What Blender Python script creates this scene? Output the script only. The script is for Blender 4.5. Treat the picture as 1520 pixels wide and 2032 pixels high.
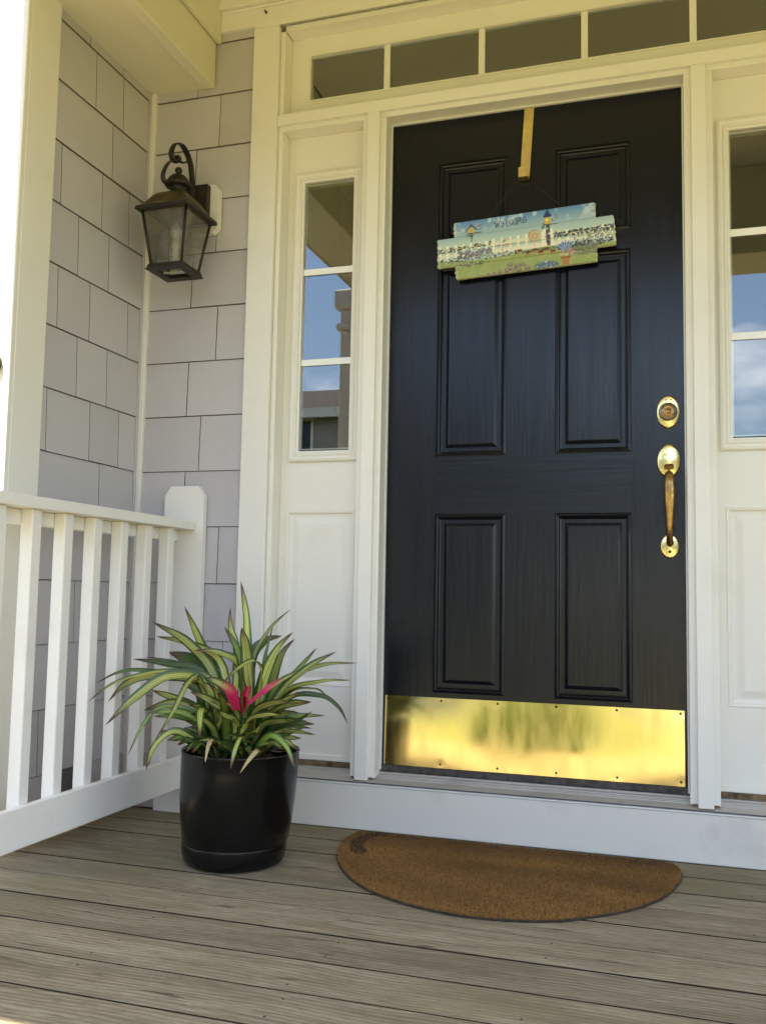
import bpy, bmesh, math, random
import numpy as np
from mathutils import Vector, Matrix
rad = math.radians
for o in list(bpy.data.objects): bpy.data.objects.remove(o)
scene = bpy.context.scene
COL = scene.collection

# ---------------------------------------------------------------- camera
CAM_POS = Vector((0.8664, -2.7346, 0.5300))
YAW, PITCH, ROLL = 0.3092, 0.0869, 0.0185
fwd = Vector((-math.sin(YAW)*math.cos(PITCH), math.cos(YAW)*math.cos(PITCH), math.sin(PITCH)))
rgt0 = Vector((math.cos(YAW), math.sin(YAW), 0)); up0 = rgt0.cross(fwd)
rgt = math.cos(ROLL)*rgt0 + math.sin(ROLL)*up0
upv = -math.sin(ROLL)*rgt0 + math.cos(ROLL)*up0
cd = bpy.data.cameras.new('camera'); cam = bpy.data.objects.new('camera', cd); COL.objects.link(cam)
cam.matrix_world = Matrix(((rgt.x, upv.x, -fwd.x, CAM_POS.x), (rgt.y, upv.y, -fwd.y, CAM_POS.y),
                           (rgt.z, upv.z, -fwd.z, CAM_POS.z), (0, 0, 0, 1)))
cd.sensor_fit = 'VERTICAL'; cd.sensor_height = 24.0; cd.lens = 24.0*1842.86/2032.0
cd.clip_start = 0.02; cd.clip_end = 1000
scene.camera = cam

# ---------------------------------------------------------------- sky, sun, exposure
SUN_ELEV, SUN_LEFT = 68.0, 2.0            # the sun stands high in front of the porch (towards -y), a little to the left
w = bpy.data.worlds.new('World'); scene.world = w; w.use_nodes = True
nt = w.node_tree; nt.nodes.clear()
out = nt.nodes.new('ShaderNodeOutputWorld'); bg = nt.nodes.new('ShaderNodeBackground')
sky = nt.nodes.new('ShaderNodeTexSky'); sky.sky_type = 'NISHITA'; sky.sun_disc = False
sky.sun_elevation = rad(SUN_ELEV); sky.sun_rotation = rad(180+SUN_LEFT)
sky.air_density = 1.0; sky.dust_density = 0.6; sky.ozone_density = 1.2
tc = nt.nodes.new('ShaderNodeTexCoord'); mp = nt.nodes.new('ShaderNodeMapping'); mp.inputs['Scale'].default_value = (1.5, 1.5, 4.2)
mp.inputs['Location'].default_value = (3.1, 0.4, 0.55)
nz = nt.nodes.new('ShaderNodeTexNoise'); nz.inputs['Scale'].default_value = 1.5; nz.inputs['Detail'].default_value = 7; nz.inputs['Roughness'].default_value = .55
rp = nt.nodes.new('ShaderNodeValToRGB'); rp.color_ramp.elements[0].position = .53; rp.color_ramp.elements[1].position = .68
mx = nt.nodes.new('ShaderNodeMix'); mx.data_type = 'RGBA'
nt.links.new(tc.outputs['Generated'], mp.inputs['Vector']); nt.links.new(mp.outputs['Vector'], nz.inputs['Vector'])
nt.links.new(nz.outputs['Fac'], rp.inputs['Fac']); nt.links.new(rp.outputs['Color'], mx.inputs['Factor'])
nt.links.new(sky.outputs['Color'], mx.inputs['A']); mx.inputs['B'].default_value = (13, 13.2, 13.8, 1)
nt.links.new(mx.outputs['Result'], bg.inputs['Color']); bg.inputs['Strength'].default_value = 0.11
nt.links.new(bg.outputs['Background'], out.inputs['Surface'])
sl = bpy.data.lights.new('sun', 'SUN'); sl.energy = 5.0; sl.angle = rad(0.5); sl.color = (1, .90, .74)
so = bpy.data.objects.new('sun', sl); COL.objects.link(so)
e = rad(SUN_ELEV); a = rad(SUN_LEFT)
to_sun = Vector((-math.sin(a)*math.cos(e), -math.cos(a)*math.cos(e), math.sin(e)))
so.rotation_euler = to_sun.to_track_quat('Z', 'Y').to_euler()
vs = scene.view_settings; vs.view_transform = 'Standard'; vs.look = 'None'; vs.gamma = 1; vs.use_curve_mapping = False
vs.exposure = 2.05
scene.cycles.caustics_reflective = False; scene.cycles.max_bounces = 10; scene.cycles.diffuse_bounces = 7; scene.cycles.glossy_bounces = 5; scene.cycles.transparent_max_bounces = 12

# ---------------------------------------------------------------- materials
def mat(name): 
    m = bpy.data.materials.new(name); m.use_nodes = True
    return m, m.node_tree, m.node_tree.nodes['Principled BSDF']
def N(t, kind, **kw):
    n = t.nodes.new(kind)
    for k, v in kw.items():
        if k in n.inputs: n.inputs[k].default_value = v
        else: setattr(n, k, v)
    return n
def noise(t, vec, scale, detail=4, rough=.55, stretch=None, loc=(0,0,0)):
    if stretch is not None:
        m = N(t, 'ShaderNodeMapping'); m.inputs['Scale'].default_value = stretch; m.inputs['Location'].default_value = loc
        t.links.new(vec, m.inputs['Vector']); vec = m.outputs['Vector']
    n = N(t, 'ShaderNodeTexNoise'); n.inputs['Scale'].default_value = scale; n.inputs['Detail'].default_value = detail
    n.inputs['Roughness'].default_value = rough; t.links.new(vec, n.inputs['Vector'])
    return n.outputs['Fac']
def ramp(t, fac, stops):
    r = N(t, 'ShaderNodeValToRGB'); cr = r.color_ramp
    while len(cr.elements) < len(stops): cr.elements.new(.5)
    for el, (p, c) in zip(cr.elements, stops):
        el.position = p; el.color = (*c, 1) if len(c) == 3 else c
    t.links.new(fac, r.inputs['Fac']); return r.outputs['Color']
def mixc(t, fac, A, B, mode='MIX'):
    m = N(t, 'ShaderNodeMix', data_type='RGBA', blend_type=mode)
    for k, v in (('Factor', fac), ('A', A), ('B', B)):
        if hasattr(v, 'links') or hasattr(v, 'is_linked'): t.links.new(v, m.inputs[k])
        else: m.inputs[k].default_value = v if k == 'Factor' else (*v, 1)
    return m.outputs['Result']
def bump(t, b, h, strength, dist=.002, prev=None):
    n = N(t, 'ShaderNodeBump'); n.inputs['Strength'].default_value = strength; n.inputs['Distance'].default_value = dist
    t.links.new(h, n.inputs['Height'])
    if prev: t.links.new(prev, n.inputs['Normal'])
    t.links.new(n.outputs['Normal'], b.inputs['Normal']); return n.outputs['Normal']
def pos(t): return N(t, 'ShaderNodeNewGeometry').outputs['Position']
def objrand(t): return N(t, 'ShaderNodeObjectInfo').outputs['Random']

def painted(name, col, rough=.45, dirt=.12, dirtcol=(.35,.30,.2), brush=.25, vary=0.0, grain=0.0):
    m, t, b = mat(name); P = pos(t)
    n1 = noise(t, P, 6, 6, .6); n2 = noise(t, P, 140, 3)
    c = mixc(t, ramp(t, n1, [(.55, (0,0,0)), (.8, (dirt,)*3)]), col, dirtcol)
    c = mixc(t, ramp(t, n2, [(.66, (0,0,0)), (.8, (dirt*.8,)*3)]), c, dirtcol)
    if vary:
        r = objrand(t); mr = N(t, 'ShaderNodeMapRange'); mr.inputs['To Min'].default_value = 1-vary; mr.inputs['To Max'].default_value = 1+vary
        t.links.new(r, mr.inputs['Value'])
        hsv = N(t, 'ShaderNodeHueSaturation'); t.links.new(c, hsv.inputs['Color']); t.links.new(mr.outputs['Result'], hsv.inputs['Value']); c = hsv.outputs['Color']
    t.links.new(c, b.inputs['Base Color']); b.inputs['Roughness'].default_value = rough
    h = noise(t, P, 260, 3); nn = bump(t, b, h, brush, .0006)
    h2 = noise(t, P, 22, 3); n2_ = bump(t, b, h2, .12, .002, nn)
    if grain: bump(t, b, noise(t, P, 120, 4, .6, (1, 1, .05)), grain, .0012, n2_)
    return m
WHITE = painted('white_trim_paint', (.785,.76,.695), .42)
WHITE2 = painted('white_rail_paint', (.785,.765,.725), .5, .24)
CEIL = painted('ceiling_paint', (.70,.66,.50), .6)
SHINGLE = painted('grey_shingle_paint', (.50,.478,.498), .6, .18, (.3,.28,.24), .5, .06, .45)
SHINGLE_EDGE = painted('shingle_butt_shadow', (.13,.10,.085), .8)  # dark colour paints in the shadow lines under and between the shingles
SKIRT = painted('white_skirt_paint', (.69,.655,.59), .5, .45, (.4,.38,.34))

def grain_paint(name, col, stretch):
    m, t, b = mat(name); P = pos(t)
    g = noise(t, P, 26, 5, .6, stretch); g2 = noise(t, P, 90, 3, .5, stretch)
    mm = N(t, 'ShaderNodeMath', operation='ADD'); t.links.new(g, mm.inputs[0]); t.links.new(g2, mm.inputs[1])
    c = mixc(t, ramp(t, g2, [(.45,(0,0,0)),(.65,(1,1,1))]), col, tuple(v*1.5+.0008 for v in col))
    big = noise(t, P, 3, 3)
    c = mixc(t, ramp(t, big, [(.4,(0,0,0)),(.75,(.35,.35,.35))]), c, (.0065,.0075,.009))
    t.links.new(c, b.inputs['Base Color']); 
    r = ramp(t, g, [(.3,(.18,.18,.18)),(.7,(.27,.27,.27))]); t.links.new(r, b.inputs['Roughness'])
    b.inputs['Specular IOR Level'].default_value = .36
    bump(t, b, mm.outputs[0], .36, .0012)
    return m
DOORCOL = (.0030,.0044,.0085)
DOOR_V = grain_paint('black_door_paint_upright_grain', DOORCOL, (1, 1, .06))
DOOR_H = grain_paint('black_door_paint_level_grain', DOORCOL, (.06, 1, 1))

def wood_deck():
    m, t, b = mat('weathered_deck_wood'); P0 = pos(t)
    r = objrand(t); cmb = N(t, 'ShaderNodeCombineXYZ'); mul = N(t, 'ShaderNodeMath', operation='MULTIPLY'); mul.inputs[1].default_value = 37.0
    t.links.new(r, mul.inputs[0]); t.links.new(mul.outputs[0], cmb.inputs['X']); t.links.new(mul.outputs[0], cmb.inputs['Z'])
    va = N(t, 'ShaderNodeVectorMath', operation='ADD'); t.links.new(P0, va.inputs[0]); t.links.new(cmb.outputs[0], va.inputs[1]); P = va.outputs[0]
    warp = N(t, 'ShaderNodeTexNoise'); warp.inputs['Scale'].default_value = 2.4; warp.inputs['Detail'].default_value = 1; t.links.new(P, warp.inputs['Vector'])
    ws = N(t, 'ShaderNodeVectorMath', operation='SCALE'); ws.inputs['Scale'].default_value = .05; t.links.new(warp.outputs['Color'], ws.inputs[0])
    wv = N(t, 'ShaderNodeVectorMath', operation='ADD'); t.links.new(P, wv.inputs[0]); t.links.new(ws.outputs[0], wv.inputs[1]); Q = wv.outputs[0]
    # growth rings: bands along the board, bent into long arches
    mpw = N(t, 'ShaderNodeMapping'); mpw.inputs['Scale'].default_value = (.16, 1, 1); t.links.new(Q, mpw.inputs['Vector'])
    wave = N(t, 'ShaderNodeTexWave', wave_type='BANDS', bands_direction='Y'); wave.inputs['Scale'].default_value = 26; wave.inputs['Distortion'].default_value = 9
    wave.inputs['Detail'].default_value = 3; wave.inputs['Detail Scale'].default_value = .55; wave.inputs['Detail Roughness'].default_value = .6; t.links.new(mpw.outputs['Vector'], wave.inputs['Vector'])
    g1 = noise(t, P, 30, 5, .6, (.10, 1, 1)); g2 = noise(t, P, 210, 6, .75, (.11, 1, 1)); big = noise(t, P0, 1.9, 4, .55, (.7,1,1)); mid = noise(t, P, 9, 5, .65, (.35, 1, 1), (5,2,0))
    g3 = noise(t, P, 46, 4, .6, (.10, 1, 1), (3,1,0)); sp = noise(t, P0, 95, 3, .6)
    c = ramp(t, g1, [(.28,(.20,.155,.092)),(.5,(.295,.238,.153)),(.72,(.40,.335,.235))])
    c = mixc(t, ramp(t, wave.outputs['Fac'], [(.0,(.42,.42,.42)),(.22,(0,0,0))]), c, (.135,.10,.062))
    c = mixc(t, ramp(t, wave.outputs['Fac'], [(.70,(0,0,0)),(1,(.34,.34,.34))]), c, (.46,.42,.33))
    c = mixc(t, ramp(t, g2, [(.36,(.75,.75,.75)),(.50,(0,0,0))]), c, (.13,.105,.068))
    c = mixc(t, ramp(t, g2, [(.60,(0,0,0)),(.74,(.4,.4,.4))]), c, (.50,.465,.385))
    c = mixc(t, ramp(t, g3, [(.66,(0,0,0)),(.71,(.9,.9,.9))]), c, (.075,.048,.028))
    c = mixc(t, ramp(t, mid, [(.50,(0,0,0)),(.70,(.7,.7,.7))]), c, (.17,.135,.08))
    c = mixc(t, ramp(t, big, [(.45,(0,0,0)),(.66,(.7,.7,.7))]), c, (.175,.155,.075))
    c = mixc(t, ramp(t, sp, [(.68,(0,0,0)),(.76,(.6,.6,.6))]), c, (.09,.065,.04))
    kn = N(t, 'ShaderNodeTexVoronoi'); kn.inputs['Scale'].default_value = 4.2; km = N(t, 'ShaderNodeMapping'); km.inputs['Scale'].default_value = (.55,1.4,1)
    t.links.new(P, km.inputs['Vector']); t.links.new(km.outputs['Vector'], kn.inputs['Vector'])
    c = mixc(t, ramp(t, kn.outputs['Distance'], [(.02,(.9,.9,.9)),(.05,(0,0,0))]), c, (.07,.042,.022))
    hs = N(t, 'ShaderNodeHueSaturation'); mr = N(t, 'ShaderNodeMapRange'); mr.inputs['To Min'].default_value = .86; mr.inputs['To Max'].default_value = 1.08
    t.links.new(r, mr.inputs['Value']); t.links.new(mr.outputs['Result'], hs.inputs['Value']); t.links.new(c, hs.inputs['Color'])
    t.links.new(hs.outputs['Color'], b.inputs['Base Color']); b.inputs['Roughness'].default_value = .75; b.inputs['Specular IOR Level'].default_value = .3
    ad = N(t, 'ShaderNodeMath', operation='ADD'); t.links.new(g1, ad.inputs[0]); t.links.new(g2, ad.inputs[1])
    n1 = bump(t, b, ad.outputs[0], .9, .003); inv = N(t, 'ShaderNodeMath', operation='SUBTRACT'); inv.inputs[0].default_value = 1
    t.links.new(ramp(t, g3, [(.66,(0,0,0)),(.71,(1,1,1))]), inv.inputs[1]); bump(t, b, inv.outputs[0], .8, .004, n1)
    return m
DECK = wood_deck()

def plain(name, col, rough=.5, metallic=0, nscale=None, namp=.3, spec=.5, bumpn=None):
    m, t, b = mat(name); b.inputs['Base Color'].default_value = (*col, 1); b.inputs['Roughness'].default_value = rough
    b.inputs['Metallic'].default_value = metallic; b.inputs['Specular IOR Level'].default_value = spec
    if nscale:
        n = noise(t, pos(t), nscale, 5)
        t.links.new(ramp(t, n, [(.3, tuple(v*(1-namp) for v in col)), (.7, tuple(min(1, v*(1+namp)) for v in col))]), b.inputs['Base Color'])
    if bumpn: bump(t, b, noise(t, pos(t), bumpn[0], 4), bumpn[1], bumpn[2])
    return m
BLACKPOT = plain('black_plastic', (.0036,.004,.0036), .19, 0, 30, .3, .32, (60,.06,.001))
SOIL = plain('bark_soil', (.075,.05,.03), .9, 0, 120, .6, .3, (180,1,.006))
BLACKMETAL = plain('dark_bronze_metal', (.022,.017,.010), .48, .3, 25, .5, .5, (90,.2,.001))
LAMPROOF = plain('aged_brass_roof_metal', (.085,.065,.022), .42, .55, 22, .55, .5, (60,.25,.001))
RUBBER = plain('black_rubber', (.012,.012,.014), .6, 0, 40, .3)
SEAL = plain('grey_weatherstrip', (.72,.71,.67), .5)
SWEEP = plain('dirty_door_sweep', (.05,.042,.035), .6, 0, 60, .7)
STEEL = plain('screw_head_metal', (.045,.032,.012), .35, .8)
BRASS_STRIP = plain('satin_brass', (.80,.66,.28), .30, 1, 30, .12)
INTERIOR = plain('dim_room_wall', (.10,.085,.06), .8)
SILL_MAT = painted('worn_aluminium_sill', (.40,.37,.33), .45, .55, (.16,.13,.10))
GRIME = plain('brown_grime', (.14,.095,.05), .9, 0, 50, .7)
WIRE = plain('dark_wire', (.02,.02,.02), .5)

def brass(name, col, rough, tarn, tcol, nscale):
    m, t, b = mat(name); P = pos(t); b.inputs['Metallic'].default_value = 1
    n = noise(t, P, nscale, 7, .7)
    f = ramp(t, n, [(.5-tarn*.3,(0,0,0)),(.72,(1,1,1))])
    t.links.new(mixc(t, f, col, tcol), b.inputs['Base Color'])
    t.links.new(ramp(t, n, [(.4,(rough,)*3),(.8,(min(1,rough+.28),)*3)]), b.inputs['Roughness'])
    bump(t, b, n, .12, .0006)
    return m
BRASS = brass('polished_lock_brass', (.93,.77,.36), .16, .1, (.45,.30,.07), 60)
BRASS_WORN = brass('tarnished_grip_brass', (.52,.33,.12), .24, .5, (.22,.12,.05), 50)
def kickplate_mat():
    m, t, b = mat('mirror_brass_plate'); P = pos(t); b.inputs['Metallic'].default_value = 1
    t.links.new(mixc(t, ramp(t, noise(t, P, 9, 5), [(.5,(0,0,0)),(.8,(.5,.5,.5))]), (.90,.75,.33), (.72,.58,.25)), b.inputs['Base Color'])
    t.links.new(ramp(t, noise(t, P, 24, 6, .6, (1,1,.25)), [(.35,(.09,.09,.09)),(.75,(.17,.17,.17))]), b.inputs['Roughness'])
    n1 = bump(t, b, noise(t, P, 3.2, 2, .4, (1,1,.55)), .06, .03)
    bump(t, b, noise(t, P, 70, 3, .5, (1,1,.1)), .05, .0004, n1)
    return m
KICK = kickplate_mat()

def glass(name, tint=(.93,.95,.93), gain=2.2, ior=1.5, rough=0.0, dust=0.0):
    m = bpy.data.materials.new(name); m.use_nodes = True; t = m.node_tree; t.nodes.clear()
    o = N(t, 'ShaderNodeOutputMaterial'); tr = N(t, 'ShaderNodeBsdfTransparent'); tr.inputs['Color'].default_value = (*tint, 1)
    gl = N(t, 'ShaderNodeBsdfGlossy'); gl.inputs['Roughness'].default_value = rough; gl.inputs['Color'].default_value = (1,1,1,1)
    fr = N(t, 'ShaderNodeFresnel'); fr.inputs['IOR'].default_value = ior
    mu = N(t, 'ShaderNodeMath', operation='MULTIPLY', use_clamp=True); mu.inputs[1].default_value = gain
    t.links.new(fr.outputs[0], mu.inputs[0]); mi = N(t, 'ShaderNodeMixShader'); t.links.new(mu.outputs[0], mi.inputs[0])
    t.links.new(tr.outputs[0], mi.inputs[1]); t.links.new(gl.outputs[0], mi.inputs[2]); last = mi.outputs[0]
    if dust:
        df = N(t, 'ShaderNodeBsdfDiffuse'); df.inputs['Color'].default_value = (.6,.58,.5,1)
        m2 = N(t, 'ShaderNodeMixShader'); n = noise(t, pos(t), 30, 5)
        t.links.new(ramp(t, n, [(.3,(dust*.6,)*3),(.8,(dust*1.6,)*3)]), m2.inputs[0]); t.links.new(last, m2.inputs[1]); t.links.new(df.outputs[0], m2.inputs[2]); last = m2.outputs[0]
    t.links.new(last, o.inputs['Surface']); return m
GLASS = glass('window_glass')
LAMPGLASS = glass('dusty_lantern_glass', (.93,.93,.91), 1.3, 1.5, .02, .10)

def attr_mat(name, rough=.7, attr='Col', gain=None, bumpy=None):
    m, t, b = mat(name); at = N(t, 'ShaderNodeAttribute', attribute_name=attr)
    t.links.new(at.outputs['Color'], b.inputs['Base Color']); b.inputs['Roughness'].default_value = rough
    if bumpy: bump(t, b, noise(t, pos(t), bumpy, 4), .3, .001)
    return m
SIGNPAINT = attr_mat('hand_painted_sign', .55, bumpy=300)
SIGNWOOD = plain('sign_board_edge', (.62,.60,.42), .7, 0, 60, .25)
COIR = attr_mat('coir_fibre', .95)
COIRBASE = plain('coir_backing', (.16,.085,.025), .95, 0, 120, .5, .2, (300,1,.003))

def leafmat(name, kind):
    m, t, b = mat(name); uv = N(t, 'ShaderNodeUVMap'); uv.uv_map = 'UVMap'
    sp = N(t, 'ShaderNodeSeparateXYZ'); t.links.new(uv.outputs['UV'], sp.inputs[0]); U, V = sp.outputs['X'], sp.outputs['Y']
    sb = N(t, 'ShaderNodeMath', operation='SUBTRACT'); sb.inputs[1].default_value = .5; t.links.new(U, sb.inputs[0])
    ab = N(t, 'ShaderNodeMath', operation='ABSOLUTE'); t.links.new(sb.outputs[0], ab.inputs[0]); ed = ab.outputs[0]
    st = noise(t, uv.outputs['UV'], 11, 3, .5, (1, .07, 1)); 
    rr = objrand(t)
    green = (.040,.080,.014); dgreen = (.018,.042,.012); cream = (.50,.50,.11)
    if kind == 'v':
        c = ramp(t, ed, [(.0,(.62,.60,.20)),(.07,(.46,.47,.10)),(.10,(.10,.16,.03)),(.13,(.55,.54,.15)),(.26,cream),(.30,(.10,.16,.025)),(.38,green),(.5,dgreen)])
        c = mixc(t, ramp(t, st, [(.50,(0,0,0)),(.56,(.85,.85,.85))]), c, (.045,.085,.017))
    elif kind == 'g':
        c = ramp(t, ed, [(.0,(.15,.22,.035)),(.25,(.10,.17,.025)),(.4,(.04,.085,.016)),(.5,dgreen)])
        c = mixc(t, ramp(t, st, [(.55,(0,0,0)),(.62,(.6,.6,.6))]), c, (.28,.32,.07))
    elif kind == 'd':
        c = ramp(t, ed, [(.0,(.07,.115,.03)),(.3,(.045,.085,.022)),(.5,(.014,.034,.014))])
        c = mixc(t, ramp(t, st, [(.58,(0,0,0)),(.64,(.5,.5,.5))]), c, (.16,.20,.06))
    elif kind == 'p':
        c = ramp(t, ed, [(.0,cream),(.22,(.30,.34,.10)),(.34,green),(.5,dgreen)])
        c = mixc(t, ramp(t, st, [(.5,(0,0,0)),(.6,(.8,.8,.8))]), c, (.08,.10,.03))
        c = mixc(t, ramp(t, V, [(.35,(1,1,1)),(.72,(0,0,0))]), c, (.68,.03,.14))
    elif kind == 'P':
        c = ramp(t, ed, [(.0,(.85,.12,.28)),(.3,(.60,.015,.11)),(.5,(.32,.008,.05))])
    elif kind == 't':
        c = ramp(t, st, [(.3,(.30,.22,.10)),(.7,(.50,.42,.22))])
    if kind in 'vgdp':
        c = mixc(t, ramp(t, V, [(.84,(0,0,0)),(.95,(.95,.95,.95))]), c, (.065,.022,.014))
        hs = N(t, 'ShaderNodeHueSaturation'); mr = N(t, 'ShaderNodeMapRange'); mr.inputs['To Min'].default_value = .75; mr.inputs['To Max'].default_value = 1.6
        t.links.new(rr, mr.inputs['Value']); t.links.new(mr.outputs['Result'], hs.inputs['Value']); t.links.new(c, hs.inputs['Color']); c = hs.outputs['Color']
    t.links.new(c, b.inputs['Base Color']); b.inputs['Roughness'].default_value = .36 if kind != 't' else .8
    b.inputs['Subsurface Weight'].default_value = 0.0
    bump(t, b, st, .25, .0015)
    return m
LEAF = {k: leafmat('leaf_'+n, k) for k, n in (('v','variegated'),('g','yellow_green'),('d','dark_green'),('p','pink_based'),('P','pink_bract'),('t','dry_straw'))}
LEAF['G'] = LEAF['d']

# ---------------------------------------------------------------- mesh helpers
class MB:
    def __init__(s): s.v = []; s.f = []; s.m = []; s.sm = []
    def quad(s, a, b, c, d, mi=0, sm=False):
        n = len(s.v); s.v += [tuple(a), tuple(b), tuple(c), tuple(d)]; s.f.append((n, n+1, n+2, n+3)); s.m.append(mi); s.sm.append(sm)
    def box(s, x0, x1, y0, y1, z0, z1, mi=0, bev=0.0):
        if bev:
            b = min(bev, (x1-x0)*.45, (y1-y0)*.45, (z1-z0)*.45)
            bm = bmesh.new(); bmesh.ops.create_cube(bm, size=1)
            for v in bm.verts: v.co = Vector(((x0+x1)/2+v.co.x*(x1-x0), (y0+y1)/2+v.co.y*(y1-y0), (z0+z1)/2+v.co.z*(z1-z0)))
            bmesh.ops.bevel(bm, geom=bm.edges[:], offset=b, segments=1, affect='EDGES')
            s.addbm(bm, mi); return
        n = len(s.v)
        s.v += [(x0,y0,z0),(x1,y0,z0),(x1,y1,z0),(x0,y1,z0),(x0,y0,z1),(x1,y0,z1),(x1,y1,z1),(x0,y1,z1)]
        for f in ((0,3,2,1),(4,5,6,7),(0,1,5,4),(1,2,6,5),(2,3,7,6),(3,0,4,7)):
            s.f.append(tuple(n+i for i in f)); s.m.append(mi); s.sm.append(False)
    def addbm(s, bm, mi=0, sm=False):
        n = len(s.v); bm.verts.index_update(); s.v += [tuple(v.co) for v in bm.verts]
        for f in bm.faces: s.f.append(tuple(n+v.index for v in f.verts)); s.m.append(mi); s.sm.append(sm)
        bm.free()
    def frame(s, x0, x1, z0, z1, prof, mi=0, cap=False, sides=None):
        # mitred picture-frame moulding: prof = [(inset, y), ...]; the viewer is at -y
        R = [((x0+i, y, z0+i), (x1-i, y, z0+i), (x1-i, y, z1-i), (x0+i, y, z1-i)) for i, y in prof]
        for A, B in zip(R, R[1:]):
            for k in range(4):
                j = (k+1) % 4; s.quad(A[k], A[j], B[j], B[k], mi)
        if cap: s.quad(*R[-1], mi)
    def tube(s, pts, rads, seg=10, mi=0, flat=None, caps=True):
        # round (or flattened) sweep
        pts = [Vector(p) for p in pts]; n0 = len(s.v); m = len(pts)
        side = None
        for i, p in enumerate(pts):
            t = (pts[min(i+1, m-1)]-pts[max(i-1, 0)]).normalized()
            if side is None: side = t.orthogonal().normalized() if flat is None else Vector(flat).normalized()
            side = (side - t*side.dot(t)).normalized(); up = t.cross(side)
            r = rads[i] if hasattr(rads, '__len__') else rads
            ra, rb = r if hasattr(r, '__len__') else (r, r)
            for k in range(seg):
                a = 2*math.pi*k/seg; s.v.append(tuple(p+side*math.cos(a)*ra+up*math.sin(a)*rb))
        for i in range(m-1):
            for k in range(seg):
                a = n0+i*seg+k; b = n0+i*seg+(k+1) % seg
                s.f.append((a, b, b+seg, a+seg)); s.m.append(mi); s.sm.append(True)
        if caps:
            s.f.append(tuple(n0+k for k in range(seg))[::-1]); s.m.append(mi); s.sm.append(False)
            s.f.append(tuple(n0+(m-1)*seg+k for k in range(seg))); s.m.append(mi); s.sm.append(False)
    def lathe(s, c, prof, seg=40, mi=0, axis='z', sx=1.0, sy=1.0, sm=True):
        # prof = [(r, h), ...]
        n0 = len(s.v)
        for r, h in prof:
            for k in range(seg):
                a = 2*math.pi*k/seg; u, v = math.cos(a)*r*sx, math.sin(a)*r*sy
                s.v.append((c[0]+u, c[1]+v, c[2]+h) if axis == 'z' else (c[0]+u, c[1]-h, c[2]+v))
        for i in range(len(prof)-1):
            for k in range(seg):
                a = n0+i*seg+k; b = n0+i*seg+(k+1) % seg
                s.f.append((a, b, b+seg, a+seg) ); s.m.append(mi); s.sm.append(sm)
        for e in (0, len(prof)-1):
            if prof[e][0] > 1e-6: s.f.append(tuple(n0+e*seg+k for k in range(seg))); s.m.append(mi); s.sm.append(False)
    def build(s, name, mats, parent=None):
        me = bpy.data.meshes.new(name); me.from_pydata(s.v, [], s.f); me.validate(clean_customdata=False)
        for m in (mats if isinstance(mats, (list, tuple)) else [mats]): me.materials.append(m)
        if len(me.polygons) == len(s.f):
            me.polygons.foreach_set('material_index', s.m); me.polygons.foreach_set('use_smooth', s.sm)
        o = bpy.data.objects.new(name, me); COL.objects.link(o)
        if parent is not None:
            o.parent = parent
            me.transform(Matrix.Translation(-parent_loc(parent)))
        return o
def parent_loc(o):
    l = Vector(o.location)
    while o.parent is not None:
        o = o.parent; l = l + Vector(o.location)
    return l
def tag(o, label=None, cat=None, group=None, kind=None):
    if label: o['label'] = label
    if cat: o['category'] = cat
    if group: o['group'] = group
    if kind: o['kind'] = kind
    return o
def empty(name, loc, label=None, cat=None, group=None, kind=None):
    o = bpy.data.objects.new(name, None); o.location = loc; o.empty_display_size = .1; COL.objects.link(o)
    return tag(o, label, cat, group, kind)
def part(name, mats, parent, fn, *a, **k):
    b = MB(); getattr(b, fn)(*a, **k); return b.build(name, mats, parent)
def catmull(P, n):
    P = [Vector(p) for p in P]; P = [P[0]*2-P[1]] + P + [P[-1]*2-P[-2]]; out = []
    for i in range(1, len(P)-2):
        for k in range(n):
            t = k/n; a, b, c, d = P[i-1], P[i], P[i+1], P[i+2]
            out.append(.5*((2*b)+(c-a)*t+(2*a-5*b+4*c-d)*t*t+(-a+3*b-3*c+d)*t**3))
    out.append(P[-2]); return out
ZD = -.168        # top of the deck boards
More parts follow.
